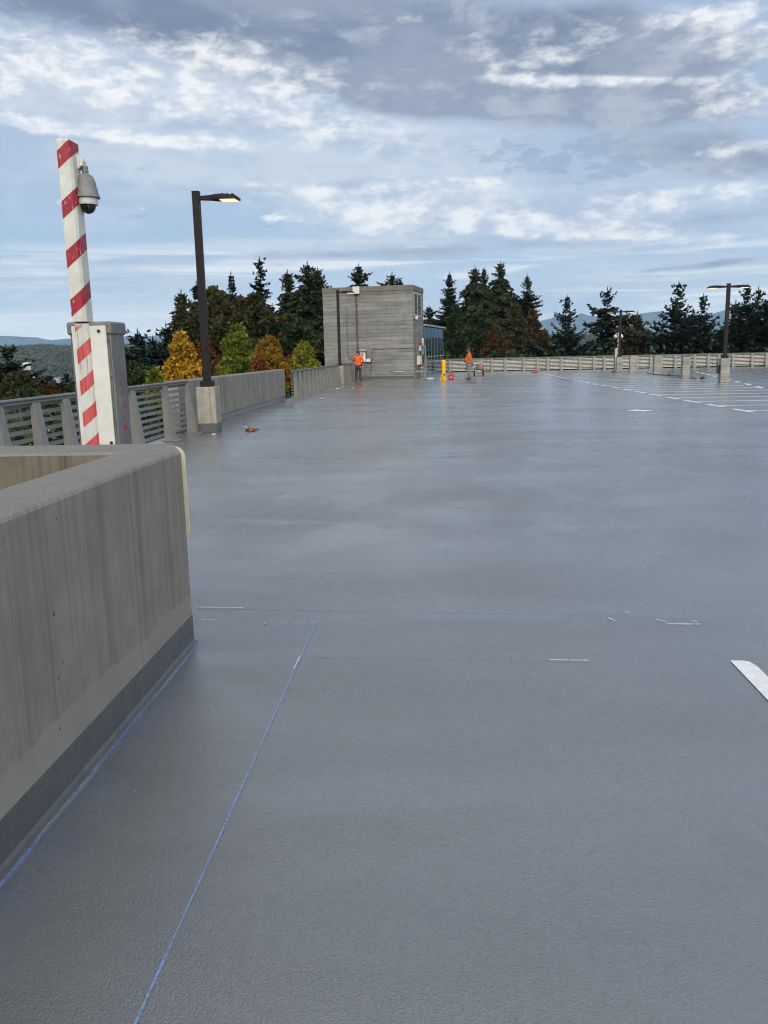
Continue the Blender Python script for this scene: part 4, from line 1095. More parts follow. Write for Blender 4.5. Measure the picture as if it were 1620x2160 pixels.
# ------------------------------------------------------------------ the two workers
def grow(joints, bones, sub=2):
    """skin a skeleton {name: (xyz, radius)} along bones, return an evaluated mesh (verts, faces)"""
    names = list(joints); idx = {n: i for i, n in enumerate(names)}
    me = bpy.data.meshes.new('sk'); me.from_pydata([joints[n][0] for n in names], [(idx[a], idx[b]) for a, b in bones], []); me.update()
    o = bpy.data.objects.new('sk', me); COL.objects.link(o)
    o.modifiers.new('skin', 'SKIN')
    sv = me.skin_vertices[0].data
    for n in names:
        r = joints[n][1]; sv[idx[n]].radius = r if hasattr(r, '__len__') else (r, r)
    sv[0].use_root = True
    m = o.modifiers.new('sub', 'SUBSURF'); m.levels = sub; m.render_levels = sub
    dg = bpy.context.evaluated_depsgraph_get(); ev = bpy.data.meshes.new_from_object(o.evaluated_get(dg))
    V = [tuple(v.co) for v in ev.vertices]; F = [tuple(p.vertices) for p in ev.polygons]
    bpy.data.objects.remove(o); bpy.data.meshes.remove(me); bpy.data.meshes.remove(ev)
    return V, F
def fuse(chunks, name, mat, root, voxel=.009, loc=None):
    mb = MB()
    for V, F in chunks:
        k = len(mb.v); mb.v += V; mb.f += [tuple(k+i for i in f) for f in F]
    o = mb.build(name, mat, root, smooth=True)
    m = o.modifiers.new('re', 'REMESH'); m.mode = 'VOXEL'; m.voxel_size = voxel; m.use_smooth_shade = True
    s = o.modifiers.new('sm', 'SMOOTH'); s.factor = .5; s.iterations = 3
    dg = bpy.context.evaluated_depsgraph_get(); ev = bpy.data.meshes.new_from_object(o.evaluated_get(dg))
    old = o.data; o.modifiers.clear(); o.data = ev; bpy.data.meshes.remove(old)
    ev.name = name
    return o
def hand_chunks(w, d, side, palm_n):
    """five separate bent fingers on a palm: wrist w, pointing d, side sign, palm normal"""
    w = Vector(w); d = Vector(d).normalized(); pn = Vector(palm_n); pn = (pn - d*pn.dot(d)).normalized(); s = d.cross(pn)*side
    ch = [grow({'a': (tuple(w-d*.02), .026), 'b': (tuple(w+d*.03), (.034, .020)), 'c': (tuple(w+d*.085), (.038, .018))}, [('a', 'b'), ('b', 'c')], 1)]
    for k, L in enumerate((.070, .080, .074, .058)):
        b0 = w + d*.085 + s*(.030-.020*k)
        b1 = b0 + d*L*.45 + pn*.008; b2 = b1 + d*L*.32 + pn*.018; b3 = b2 + d*L*.16 + pn*.022
        ch.append(grow({'a': (tuple(b0-d*.012), .0095), 'b': (tuple(b1), .009), 'c': (tuple(b2), .0082), 'd': (tuple(b3), .0065)}, [('a', 'b'), ('b', 'c'), ('c', 'd')], 1))
    t0 = w + d*.025 + s*.030; t1 = t0 + d*.030 + s*.030 + pn*.012; t2 = t1 + d*.032 + s*.008 + pn*.012
    ch.append(grow({'a': (tuple(t0), .0125), 'b': (tuple(t1), .011), 'c': (tuple(t2), .008)}, [('a', 'b'), ('b', 'c')], 1))
    return ch
def head_chunks(c, face, tilt=0.0):
    """skull, jaw, nose, ears about centre c, looking along the horizontal direction face"""
    f = Vector(face).normalized(); u = Vector((0, 0, 1)); r = f.cross(u)
    f2 = (f*math.cos(tilt) - u*math.sin(tilt)); u2 = r.cross(f2)
    Mx = Matrix((( r.x, f2.x, u2.x, c[0]), (r.y, f2.y, u2.y, c[1]), (r.z, f2.z, u2.z, c[2]), (0, 0, 0, 1)))
    def el(p, s, n=10):
        mb = MB(); mb.ball((0, 0, 0), 1.0, n); return [tuple(Mx @ Vector((p[0]+x*s[0], p[1]+y*s[1], p[2]+z*s[2]))) for x, y, z in mb.v], mb.f
    ch = [el((0, -.012, .025), (.076, .096, .090), 14), el((0, .022, -.055), (.058, .070, .062)), el((0, .050, -.095), (.034, .034, .022)), el((0, .098, -.012), (.014, .022, .026)),
          el((0, .088, -.052), (.026, .016, .010)), el((0, .080, .018), (.055, .018, .014)), el((.078, -.005, -.010), (.012, .022, .032)), el((-.078, -.005, -.010), (.012, .022, .032)),
          el((0, -.025, -.10), (.052, .056, .085))]
    return ch, Mx
def person(label, loc, rz, pose, shirt, trousers, shoes=None):
    root = empty('person', loc, label, 'person', rz=rz)
    J = pose['J']
    B = [('pelvis', 'waist'), ('waist', 'chest'), ('chest', 'collar'), ('collar', 'neck'), ('neck', 'nape')]
    for s in 'lr':
        B += [('collar', s+'sho'), (s+'sho', s+'elb'), (s+'elb', s+'fore'), (s+'fore', s+'wri'), ('pelvis', s+'hip'), (s+'hip', s+'thi'), (s+'thi', s+'kne'), (s+'kne', s+'cal'), (s+'cal', s+'ank'), (s+'ank', s+'toe')]
    ch = [grow({k: J[k] for k in J}, B)]
    hc, Mx = head_chunks(pose['head'], pose['face'], pose.get('tilt', 0)); ch += hc
    for s, sg in (('l', 1), ('r', -1)):
        w = Vector(J[s+'wri'][0]); e = Vector(J[s+'fore'][0])
        ch += hand_chunks(w, pose.get(s+'hand', tuple(w-e)), pose.get(s+'thumb', sg), pose.get(s+'palm', (0, 1, 0)))
    body = fuse(ch, 'body', m_skin, root, .0085)
    # clothing: looser skins over the same joints
    def loose(keys, bones, k, cut=None):
        D = {}
        for q in keys:
            r = J[q][1]; r = (r, r) if not hasattr(r, '__len__') else r
            D[q] = (J[q][0], (r[0]*k+.012, r[1]*k+.012))
        return D, bones
    D, b = loose(['pelvis', 'waist', 'chest', 'collar', 'lsho', 'rsho'], None, 1.08)
    for s in 'lr':
        a, e = Vector(J[s+'sho'][0]), Vector(J[s+'elb'][0]); D[s+'slv'] = (tuple(a.lerp(e, .80)), (.072, .072)); D[s+'mid'] = (tuple(a.lerp(e, .4)), (.070, .070))
    D['hem'] = (tuple(Vector(J['pelvis'][0]) + Vector((0, 0, -.06))), (.178, .135))
    fuse([grow(D, [('pelvis', 'waist'), ('waist', 'chest'), ('chest', 'collar'), ('pelvis', 'hem'), ('collar', 'lsho'), ('collar', 'rsho'), ('lsho', 'lmid'), ('lmid', 'lslv'), ('rsho', 'rmid'), ('rmid', 'rslv')])], 'shirt', shirt, root, .010)
    D = {}
    for q in ('pelvis', 'lhip', 'rhip', 'lthi', 'rthi', 'lkne', 'rkne', 'lcal', 'rcal', 'lank', 'rank'):
        r = J[q][1]; r = (r, r) if not hasattr(r, '__len__') else r
        D[q] = (tuple(Vector(J[q][0]) + (Vector((0, 0, -.02)) if q == 'pelvis' else Vector((0, 0, .02 if 'ank' in q else 0)))), (r[0]*1.06+.014, r[1]*1.06+.014))
    fuse([grow(D, [('pelvis', 'lhip'), ('pelvis', 'rhip'), ('lhip', 'lthi'), ('rhip', 'rthi'), ('lthi', 'lkne'), ('rthi', 'rkne'), ('lkne', 'lcal'), ('rkne', 'rcal'), ('lcal', 'lank'), ('rcal', 'rank')])], 'trousers', trousers, root, .010)
    for s in 'lr':
        a = Vector(J[s+'ank'][0]); t = Vector(J[s+'toe'][0]); d = (t-a); d.z = 0; d.normalize(); z0 = .045
        P = [a - d*.075, a - d*.01, a + d*.08, a + d*.15, a + d*.185]
        D = {i: ((P[i].x, P[i].y, zz), r) for i, (zz, r) in enumerate(((.048, (.040, .040)), (.052, (.046, .046)), (.046, (.046, .038)), (.036, (.048, .032)), (.030, (.034, .026))))}
        fuse([grow(D, [(i, i+1) for i in range(4)], 1)], 'shoe', m_shoe, root, .009)
    hp = pose['head']
    mb = MB(); mb.ball((0, 0, 0), 1.0, 12)
    V = []
    for x, y, z in mb.v:
        p = Vector((x*.084, -.018+y*.100, .034+z*.094))
        if p.y > .055 and p.z < .075: p.y = .055
        if p.z < -.045: p.z = -.045
        V.append(tuple(Mx @ p))
    fuse([(V, mb.f)], 'hair', m_hair, root, .010)
    if pose.get('beard'):
        mb = MB(); mb.ball((0, 0, 0), 1.0, 10)
        fuse([([tuple(Mx @ Vector((x*.056, .050+y*.045, -.085+z*.040))) for x, y, z in mb.v], mb.f)], 'beard', m_hair, root, .009)
    for sx in (-.030, .030):
        mb = MB(); mb.ball((0, 0, 0), .010, 8); mb.v = [tuple(Mx @ Vector((x+sx, y+.086, z+.006))) for x, y, z in mb.v]; mb.build('eye', m_hair, root, smooth=True)
    root.scale = (1.12, 1.12, 1.04)
    return root
def base_pose():
    J = {'pelvis': ((0, 0, .93), (.150, .110)), 'waist': ((0, .0, 1.10), (.138, .102)), 'chest': ((0, .0, 1.30), (.158, .112)), 'collar': ((0, -.005, 1.44), (.110, .080)), 'neck': ((0, .0, 1.50), .058), 'nape': ((0, .012, 1.57), .055)}
    for s, g in (('l', -1), ('r', 1)):
        J.update({s+'sho': ((g*.185, 0, 1.425), .062), s+'elb': ((g*.235, -.02, 1.13), .044), s+'fore': ((g*.24, .03, 1.0), .036), s+'wri': ((g*.235, .09, .885), .026),
                  s+'hip': ((g*.090, 0, .86), .100), s+'thi': ((g*.100, .0, .68), .084), s+'kne': ((g*.105, .012, .48), .058), s+'cal': ((g*.108, -.012, .33), .055), s+'ank': ((g*.11, -.012, .09), .038), s+'toe': ((g*.125, .11, .035), .030)})
    return J
# left worker: back to the camera at the panel, right arm down and out, left elbow out
J = base_pose()
J.update({'waist': ((0, .0, 1.10), (.165, .125)), 'chest': ((0, .0, 1.30), (.185, .125)), 'pelvis': ((0, 0, .93), (.165, .120)), 'relb': ((.275, .01, 1.15), .046), 'rfore': ((.33, .06, 1.02), .036), 'rwri': ((.375, .11, .92), .026),
          'lelb': ((-.31, .06, 1.17), .046), 'lfore': ((-.25, .20, 1.16), .036), 'lwri': ((-.17, .32, 1.17), .026),
          'lank': ((-.13, .02, .09), .038), 'ltoe': ((-.19, .14, .035), .03), 'rank': ((.125, -.05, .09), .038), 'rtoe': ((.18, .07, .035), .03)})
person('worker in a bright orange shirt and dark trousers facing the tower panel', (-4.90, 51.8, 0), R_(-8), dict(J=J, head=(.01, .035, 1.655), face=(.25, 1, 0), tilt=.15, rpalm=(-.6, .6, 0), lpalm=(0, 0, -1)), m_orange, m_navy)
# right worker: in profile facing left, forearms folded before him, one foot forward
J = base_pose()
J.update({'relb': ((.215, -.02, 1.13), .046), 'rfore': ((.13, .13, 1.10), .037), 'rwri': ((.03, .225, 1.10), .027),
          'lelb': ((-.215, -.0, 1.13), .046), 'lfore': ((-.12, .15, 1.06), .037), 'lwri': ((-.01, .235, 1.045), .027),
          'pelvis': ((0, .01, .94), (.165, .150)), 'waist': ((0, .055, 1.09), (.165, .180)), 'chest': ((0, .02, 1.30), (.175, .150)), 'rkne': ((.105, .05, .48), .058), 'rank': ((.115, .05, .09), .038), 'rtoe': ((.13, .19, .035), .03), 'lank': ((-.115, -.05, .09), .038), 'ltoe': ((-.13, .09, .035), .03)})
person('worker in a rust orange shirt and faded jeans standing in profile by the mixer', (1.92, 50.57, 0), R_(84), dict(J=J, head=(0, .05, 1.665), face=(.1, 1, 0), tilt=.22, beard=True, rpalm=(0, -.4, -1), lpalm=(0, -.4, 1)), m_orange2, m_jean)
# ------------------------------------------------------------------ trees: tapered trunks, limbs, crowns of many small leaf faces
GZ = -8.0
m_bark = plain('bark', (.055, .042, .032), .9, var=.25, scale=3)
L_fir = mat_leaf('fir_needles', [(.008, .015, .009), (.014, .024, .013), (.023, .034, .018)], .12)
L_firblue = mat_leaf('blue_green_needles', [(.009, .020, .015), (.016, .032, .024), (.027, .046, .034)], .12)
L_cedar = mat_leaf('cedar_sprays', [(.011, .019, .007), (.020, .032, .011), (.036, .046, .016), (.046, .038, .016)], .15)
L_redpine = mat_leaf('reddish_needles', [(.018, .022, .012), (.034, .030, .016), (.060, .030, .018)], .15)
L_yellow = mat_leaf('yellow_leaves', [(.18, .10, .012), (.42, .24, .018), (.62, .37, .028), (.40, .32, .03)], .35)
L_gold = mat_leaf('golden_brown_leaves', [(.10, .055, .010), (.22, .12, .014), (.34, .19, .02), (.16, .15, .02)], .35)
L_rust = mat_leaf('rust_leaves', [(.10, .035, .010), (.20, .070, .014), (.30, .12, .018)], .35)
L_green = mat_leaf('green_leaves', [(.045, .075, .012), (.085, .125, .018), (.16, .19, .025), (.25, .22, .03)], .35)
L_lime = mat_leaf('lime_leaves', [(.075, .085, .012), (.15, .17, .02), (.26, .26, .03), (.34, .28, .03)], .35)
L_olive = mat_leaf('dark_olive_leaves', [(.018, .026, .008), (.034, .042, .012), (.060, .056, .016), (.11, .060, .018)], .2)
L_dkgreen = mat_leaf('dark_green_leaves', [(.012, .026, .008), (.022, .044, .011), (.040, .066, .016)], .2)
L_maple = mat_leaf('orange_brown_leaves', [(.022, .022, .008), (.055, .034, .010), (.125, .055, .012), (.040, .042, .014)], .25)

def trunk_mb(h, r, rng, bend=.02):
    P = []; R = []
    bx, by = rng.uniform(-bend, bend)*h, rng.uniform(-bend, bend)*h
    for i in range(9):
        t = i/8; P.append((bx*math.sin(t*2.4), by*math.sin(t*2.0), h*t)); R.append(r*(1-t)**.8+.012)
    mb = MB(); mb.tube(P, R, 8); return mb, P
def blades(c, axis, side, L, W):
    """rhombus leaf sprays: arrays of centre, long axis, side axis -> verts, quads"""
    n = len(c)
    v = np.empty((n, 4, 3)); v[:, 0] = c; v[:, 1] = c + axis*(L*.55)[:, None] + side*(W*.5)[:, None]; v[:, 2] = c + axis*L[:, None]; v[:, 3] = c + axis*(L*.45)[:, None] - side*(W*.5)[:, None]
    return v.reshape(-1, 3), np.arange(n*4).reshape(n, 4)
def norm(a): return a/np.maximum(1e-9, np.linalg.norm(a, axis=-1, keepdims=True))
def conifer(name, label, X, Y, ztop, rad, mat, style='fir', seed=1, group=None, zb=GZ, vis=None, q=1.0, lean=0.0, tops=1):
    """whorls of curved limbs hung with sprays; style fir / spruce / cedar / ragged"""
    rng = random.Random(seed); R = np.random.default_rng(seed)
    H = ztop - zb
    root = empty(name, (X, Y, zb), label, 'tree', group)
    tm, TP = trunk_mb(H, .013*H+.05, rng, .008)
    tm.build('trunk', m_bark, root)
    base = .06 if vis is None else max(.05, (vis-zb)/H)
    sp = dict(fir=(.36, 6, 1.0), spruce=(.50, 6, .95), cedar=(.27, 7, .74), ragged=(.46, 5, .75))[style]
    cs, axs, sds, Ls, Ws = [], [], [], [], []
    limb = MB()
    leaders = [(0, 0, 1.0)] + [(rng.uniform(-.5, .5)*rad*.6, rng.uniform(-.5, .5)*rad*.6, rng.uniform(.86, .97)) for _ in range(tops-1)]
    for lx, ly, lf in leaders:
        Hh = H*lf; z = H*base if lf == 1.0 else Hh*.62
        while z < Hh*.995:
            t = z/Hh
            prof = (1-t)**sp[2]
            if style == 'cedar': prof = prof*(1.0 if t < .75 else .9)
            prof *= 1 + .20*math.sin(z*1.15+seed) + .14*math.sin(z*2.9+seed*2)
            if style == 'ragged': prof *= rng.choice([.45, .8, 1.0, 1.25, 1.05])
            nb = sp[1] if t < .9 else 3
            a0 = rng.uniform(0, 6.28)
            for k in range(nb):
                a = a0 + 6.28*k/nb + rng.uniform(-.35, .35)
                Lb = max(.10, rad*prof*(1+.18*math.sin(a*2+seed+z*.3))*rng.uniform(.62, 1.22)*(1 if lf == 1 else .55))
                if rng.random() < (.16 if style == 'ragged' else .05): Lb *= .4
                if style == 'fir': s0, s1 = rng.uniform(-.25, .15) - .25*(1-t), .22
                elif style == 'spruce': s0, s1 = rng.uniform(.05, .35) - .35*(1-t), .32
                elif style == 'cedar': s0, s1 = rng.uniform(.25, .55), -.55
                else: s0, s1 = rng.uniform(-.15, .35), rng.uniform(-.35, .35)
                if t > .9: s0 += .7
                d = np.array([math.cos(a), math.sin(a), 0.0])
                ns = max(3, int(Lb/(.20/q)))
                u = np.linspace(.06, 1, ns)
                px = np.outer(u*Lb, d) + np.array([lx*min(1, t*1.5), ly*min(1, t*1.5), z]); px[:, 2] += Lb*(s0*u + s1*u*u)
                if Lb > .8: limb.tube([tuple(px[0]-d*.05*Lb), tuple(px[ns//2]), tuple(px[-1])], [.035+.012*Lb, .02, .006], 4)
                tang = norm(np.gradient(px, axis=0)) if ns > 2 else np.tile(d, (ns, 1))
                lat = np.cross(tang, [0, 0, 1.0])
                for side in (-1, 1):
                    for rep in range(2):
                        jit = R.normal(0, .20, (ns, 3))
                        fw = .75 if style != 'cedar' else .45
                        ax = norm(tang*fw + lat*side*(.9) + jit + np.array([0, 0, {'fir': -.10, 'spruce': -.05, 'cedar': -.55, 'ragged': -.25}[style] - .25*rep]))
                        ll = (.34*Lb*(1.05-u)*.8 + .20 + .05*Lb)*R.uniform(.7, 1.25, ns)
                        ll = np.minimum(ll, 1.0)
                        sd = norm(np.cross(ax, norm(R.normal(0, .5, (ns, 3)) + np.array([0, 0, 1.0]))))
                        cs.append(px + R.normal(0, .05, (ns, 3))); axs.append(ax); sds.append(sd); Ls.append(ll)
                        Ws.append((.23 + .24*ll)*(1.0 if style != 'spruce' else .85)*R.uniform(.8, 1.25, ns))
                # tip
                cs.append(px[-1:]); axs.append(norm(tang[-1:] + np.array([[0, 0, .15]]))); sds.append(norm(np.cross(tang[-1:], R.normal(0, 1, (1, 3))))); Ls.append(np.array([.30+.08*Lb])); Ws.append(np.array([.16]))
            z += sp[0]*rng.uniform(.75, 1.25)*(1.0 if t < .8 else .75)
        cs.append(np.array([[lx, ly, Hh-.25]])); axs.append(np.array([[0, 0, 1.0]])); sds.append(np.array([[1.0, 0, 0]])); Ls.append(np.array([.75])); Ws.append(np.array([.12]))
    v, f = blades(np.concatenate(cs), np.concatenate(axs), np.concatenate(sds), np.concatenate(Ls), np.concatenate(Ws))
    mesh_np('crown', v, f, mat, root)
    limb.build('limbs', m_bark, root)
    return root
def broadleaf(name, label, X, Y, ztop, zbot, rx, mat, seed=1, group=None, zb=GZ, leaf=.15, n=9000, shape='cone', ry=None, cat='tree'):
    """limbs reaching to lumpy leaf clusters spread through an uneven crown"""
    rng = random.Random(seed); R = np.random.default_rng(seed); ry = ry or rx
    root = empty(name, (X, Y, zb), label, cat, group)
    H = ztop - zb; h0 = zbot - zb; hc = ztop - zbot
    tm, TP = trunk_mb(H*.88, .012*H+.05, rng, .02); tm.build('trunk', m_bark, root)
    nc = 150
    t = R.beta(1.1, 1.35, nc); ang = R.uniform(0, 2*np.pi, nc)
    rad = {'cone': np.minimum(1, (1-t)**.75*1.12)*np.minimum(1, .45+t*3.2), 'round': np.sqrt(np.maximum(.02, 1-(2*t-.85)**2*.86)), 'oval': np.sqrt(np.maximum(.02, 1-(2*t-.95)**2))}[shape]
    lump = 1 + .20*np.sin(ang*3+seed+t*4)+.18*np.sin(ang*5+t*11+seed*2)+R.normal(0, .08, nc)
    rr = rad*lump*np.sqrt(R.uniform(.12, 1.0, nc))
    C = np.stack([np.cos(ang)*rr*rx, np.sin(ang)*rr*ry, h0 + t*hc], 1)
    limb = MB()
    for i in range(0, nc, 3):
        z0 = max(h0*.85, C[i, 2] - .55*math.hypot(C[i, 0], C[i, 1]) - .3)
        mid = (C[i]*.5 + np.array([0, 0, (z0 - C[i, 2]*.5)*.5 + C[i, 2]*.25])); mid[2] = (z0+C[i, 2])/2 - .1
        limb.tube([(0, 0, min(z0, H*.84)), tuple(mid), tuple(C[i])], [.05, .03, .010], 4)
    limb.build('limbs', m_bark, root)
    k = n//nc; cr = (.26 + .10*rx)*R.uniform(.45, 1.35, nc)*(1.15-.6*t)
    off = R.normal(0, 1, (nc, k, 3)); off = norm(off)*(R.uniform(.15, 1, (nc, k, 1))**.5); off *= cr[:, None, None]; off[:, :, 2] *= .8
    P = (C[:, None, :] + off).reshape(-1, 3)
    for _ in range(14):                                      # hollows where branches and sky show through
        hc_ = C[R.integers(nc)] + R.normal(0, .12, 3)*rx; P = P[np.linalg.norm(P-hc_, axis=1) > R.uniform(.10, .22)*rx]
    ax = norm(R.normal(0, .25, (len(P), 3)) + norm(P - np.array([0, 0, h0+.4*hc]))*.5 + R.normal(0, .7, (len(P), 3)) + np.array([0, 0, -.25]))
    sd = norm(np.cross(ax, R.normal(0, 1, (len(P), 3))))
    v, f = blades(P, ax, sd, leaf*R.uniform(.5, 1.7, len(P)), leaf*.85*R.uniform(.6, 1.4, len(P)))
    mesh_np('crown', v, f, mat, root)
    return root
def zat(px, py, Y): return at(px, py, Y).z
def con(px, ptop, hw, Y, label, mat, style, seed, name='fir_tree', q=1.0, tops=1, vis=-1.0, zb=GZ, group=None):
    p = at(px, ptop, Y); H = p.z - zb
    # half width is measured at the fence line: carry it to the foot of the crown
    zf = 1.0; tt = max(.2, 1-(zf-zb)/H); sp = dict(fir=1.0, spruce=.95, cedar=.74, ragged=.75)[style]
    rad = dict(cedar=1.55, fir=1.25, spruce=1.0, ragged=1.12)[style]*hw*Y/FPX/(tt**sp)
    conifer(name, label, p.x, Y, p.z, rad, mat, style, seed, group, zb, vis, q, tops=tops)
def bro(px, ptop, pbot, hw, Y, label, mat, seed, leaf=.16, n=9000, shape='cone', name='maple_tree', group=None, zb=GZ):
    p = at(px, ptop, Y); b = at(px, pbot, Y)
    broadleaf(name, label, p.x, Y, p.z, b.z, hw*Y/FPX, mat, seed, group, zb, leaf, n, shape)
GA, GB_, GC_ = 'autumn trees outside the parapet wall', 'tall dark conifers behind the left trees', 'conifers beyond the far fence'
# autumn row outside the left parapet
bro(380, 705, 830, 37, 42, 'bright yellow autumn tree left of the nearest lamp post', L_yellow, 11, .17, 12000, group=GA, name='maple_tree')
bro(326, 778, 850, 17, 36, 'small yellow green sapling low over the left fence rail', L_lime, 12, .13, 3500, group=GA)
bro(434, 716, 830, 30, 45, 'rust brown autumn tree just right of the nearest lamp post', L_rust, 13, .16, 9000, group=GA)
bro(500, 690, 830, 52, 44, 'broad green tree behind the middle of the parapet wall', L_green, 14, .18, 15000, group=GA)
bro(568, 711, 820, 42, 46, 'golden brown tree behind the far end of the parapet wall', L_gold, 15, .17, 12000, group=GA)
bro(641, 726, 810, 37, 50, 'lime green tree close to the left edge of the tower', L_lime, 16, .18, 9500, group=GA)
bro(545, 752, 815, 20, 43, 'small rusty shrub tree between the green and golden trees', L_rust, 17, .15, 4000, group=GA)
# dark mass behind them
con(382, 618, 40, 74, 'drooping dark cedar at the left edge of the tall tree mass', L_cedar, 'cedar', 21, 'cedar_tree', group=GB_)
con(414, 600, 50, 78, 'dark fir half hidden by the nearest lamp post', L_fir, 'fir', 22, group=GB_)
con(452, 612, 46, 80, 'dark cedar right of the nearest lamp post above the olive maple', L_cedar, 'cedar', 23, 'cedar_tree', tops=3, group=GB_)
con(487, 580, 34, 88, 'slim dark fir with a pointed top left of the ragged fir', L_fir, 'fir', 24, group=GB_)
con(548, 551, 54, 76, 'ragged dark fir with a crooked top, tallest left of the tower', L_fir, 'ragged', 25, group=GB_, q=1.25)
con(606, 576, 40, 80, 'dense dark cedar left of the forked cedar', L_cedar, 'cedar', 26, 'cedar_tree', group=GB_)
con(648, 559, 50, 78, 'forked tall cedar next to the tower, left of it', L_cedar, 'cedar', 27, 'cedar_tree', tops=4, group=GB_)
con(675, 590, 40, 82, 'narrow cedar touching the left edge of the tower', L_cedar, 'cedar', 28, 'cedar_tree', tops=2, group=GB_)
bro(446, 612, 800, 80, 66, 'dark olive maple with brown leaves behind the yellow tree', L_olive, 31, .27, 17000, 'round', group=GB_)
bro(528, 622, 805, 74, 64, 'dark olive maple with brown leaves above the broad green tree', L_olive, 32, .27, 17000, 'round', group=GB_)
bro(606, 668, 805, 58, 66, 'dark green broadleaf tree behind the golden tree', L_dkgreen, 33, .24, 10000, 'round', group=GB_)
con(350, 690, 34, 70, 'low dark fir at the foot of the drooping cedar', L_fir, 'fir', 34, group=GB_)
con(290, 702, 52, 66, 'blue green fir right of the emergency post cabinet', L_firblue, 'fir', 35, group=GB_)
con(322, 718, 46, 68, 'blue green fir between the cabinet and the yellow tree', L_firblue, 'fir', 36, group=GB_)
con(12, 736, 56, 62, 'dark fir at the left margin of the view', L_fir, 'fir', 37, group=GB_)
bro(42, 782, 850, 36, 58, 'brownish bush tree below the fir at the left margin', L_olive, 38, .20, 5000, 'round', group=GB_)
bro(90, 808, 850, 32, 60, 'rust bush above the near left fence rail', L_maple, 39, .20, 4500, 'round', group=GB_)
bro(140, 812, 850, 30, 62, 'olive bush beside the emergency post above the fence', L_olive, 40, .20, 4500, 'round', group=GB_)
con(57, 800, 16, 90, 'small distant fir beside the rust bush', L_fir, 'fir', 41, zb=-14, group=GB_)
con(78, 793, 18, 86, 'small distant fir above the rust bush', L_fir, 'fir', 42, zb=-14, group=GB_)
con(107, 796, 20, 84, 'small distant fir left of the emergency post', L_fir, 'fir', 43, zb=-14, group=GB_)
con(140, 790, 22, 90, 'small distant fir half behind the emergency post', L_fir, 'fir', 44, zb=-14, group=GB_)
bro(280, 770, 830, 60, 58, 'dark undergrowth tree below the blue green firs', L_dkgreen, 45, .2, 6000, 'round', group=GB_)
# behind the tower
con(757, 562, 44, 92, 'cedar tip rising behind the tower roof near the antenna box', L_cedar, 'cedar', 51, 'cedar_tree', group=GC_)
con(827, 579, 40, 94, 'thin cedar tops just over the tower roof', L_cedar, 'cedar', 52, 'cedar_tree', tops=4, group=GC_)
con(716, 620, 36, 92, 'cedar hidden for the most part by the tower', L_cedar, 'cedar', 53, 'cedar_tree', group=GC_)
# right of the tower
con(905, 648, 30, 130.5, 'small dark cedar against the tower right of the roof', L_cedar, 'cedar', 54, 'cedar_tree', group=GC_)
con(948, 578, 44, 127.6, 'open topped dark hemlock above the glass lobby', L_cedar, 'fir', 55, 'hemlock_tree', group=GC_, q=1.2)
con(1002, 565, 50, 124.7, 'dense dark hemlock above the standing worker', L_cedar, 'cedar', 56, 'hemlock_tree', tops=2, group=GC_)
con(1056, 556, 50, 127.6, 'tallest hemlock of the group above the far fence', L_cedar, 'cedar', 57, 'hemlock_tree', tops=2, group=GC_)
con(1112, 582, 46, 127.6, 'hemlock at the right of the tall group above the rust maples', L_cedar, 'fir', 58, 'hemlock_tree', group=GC_, q=1.2)
con(1030, 610, 40, 133.4, 'dark hemlock filling the gap between the two tallest', L_cedar, 'cedar', 59, 'hemlock_tree', group=GC_)
bro(962, 640, 790, 48, 113.1, 'dark green broadleaf tree behind the glass lobby', L_dkgreen, 61, .34, 13000, 'cone', group=GC_)
bro(1010, 655, 790, 44, 116.0, 'dark green tree behind the standing worker', L_dkgreen, 62, .34, 11000, 'round', group=GC_)
bro(1046, 690, 790, 40, 111.6, 'yellow brown maple behind the cement mixer', L_maple, 63, .32, 9000, 'cone', group=GC_)
bro(1088, 640, 790, 42, 116.0, 'dark olive tree with brown top behind the red tray', L_olive, 64, .32, 11000, 'cone', group=GC_)
bro(1124, 655, 790, 34, 118.9, 'rust orange maple at the right of the tall group', L_maple, 65, .32, 9000, 'cone', group=GC_)
bro(1148, 700, 790, 26, 114.5, 'small rust maple at the end of the tall group', L_maple, 66, .30, 6000, 'cone', group=GC_)
con(1196, 630, 46, 84, 'blue green spruce standing alone right of the rust maples', L_firblue, 'spruce', 67, 'spruce_tree', group=GC_, q=1.2)
con(1281, 613, 50, 86, 'ragged dark fir left of the distant lamp post', L_fir, 'ragged', 68, group=GC_, q=1.25)
con(1322, 662, 28, 84, 'reddish pine right behind the distant lamp post', L_redpine, 'cedar', 69, 'pine_tree', group=GC_)
con(1344, 664, 26, 86, 'reddish pine farthest right of the distant lamp post', L_redpine, 'cedar', 70, 'pine_tree', group=GC_, tops=2)
con(1432, 602, 66, 80, 'wide open spruce with a bare tip left of the two headed lamp', L_firblue, 'spruce', 71, 'spruce_tree', group=GC_)
con(1484, 628, 46, 80, 'smaller spruce close to the two headed lamp', L_firblue, 'spruce', 72, 'spruce_tree', group=GC_)
con(1552, 640, 36, 84, 'dark fir right beside the two headed lamp pole', L_fir, 'fir', 73, group=GC_)
con(1576, 608, 46, 80, 'fir with a thin tip right of the two headed lamp', L_fir, 'spruce', 74, group=GC_)
con(1600, 612, 46, 82, 'fir with a thin tip near the right margin', L_fir, 'spruce', 75, group=GC_)
con(1632, 600, 50, 80, 'dark fir cut by the right margin', L_fir, 'fir', 76, group=GC_)
con(1520, 700, 40, 78, 'low dark fir between the spruces and the lamp', L_fir, 'fir', 77, group=GC_)
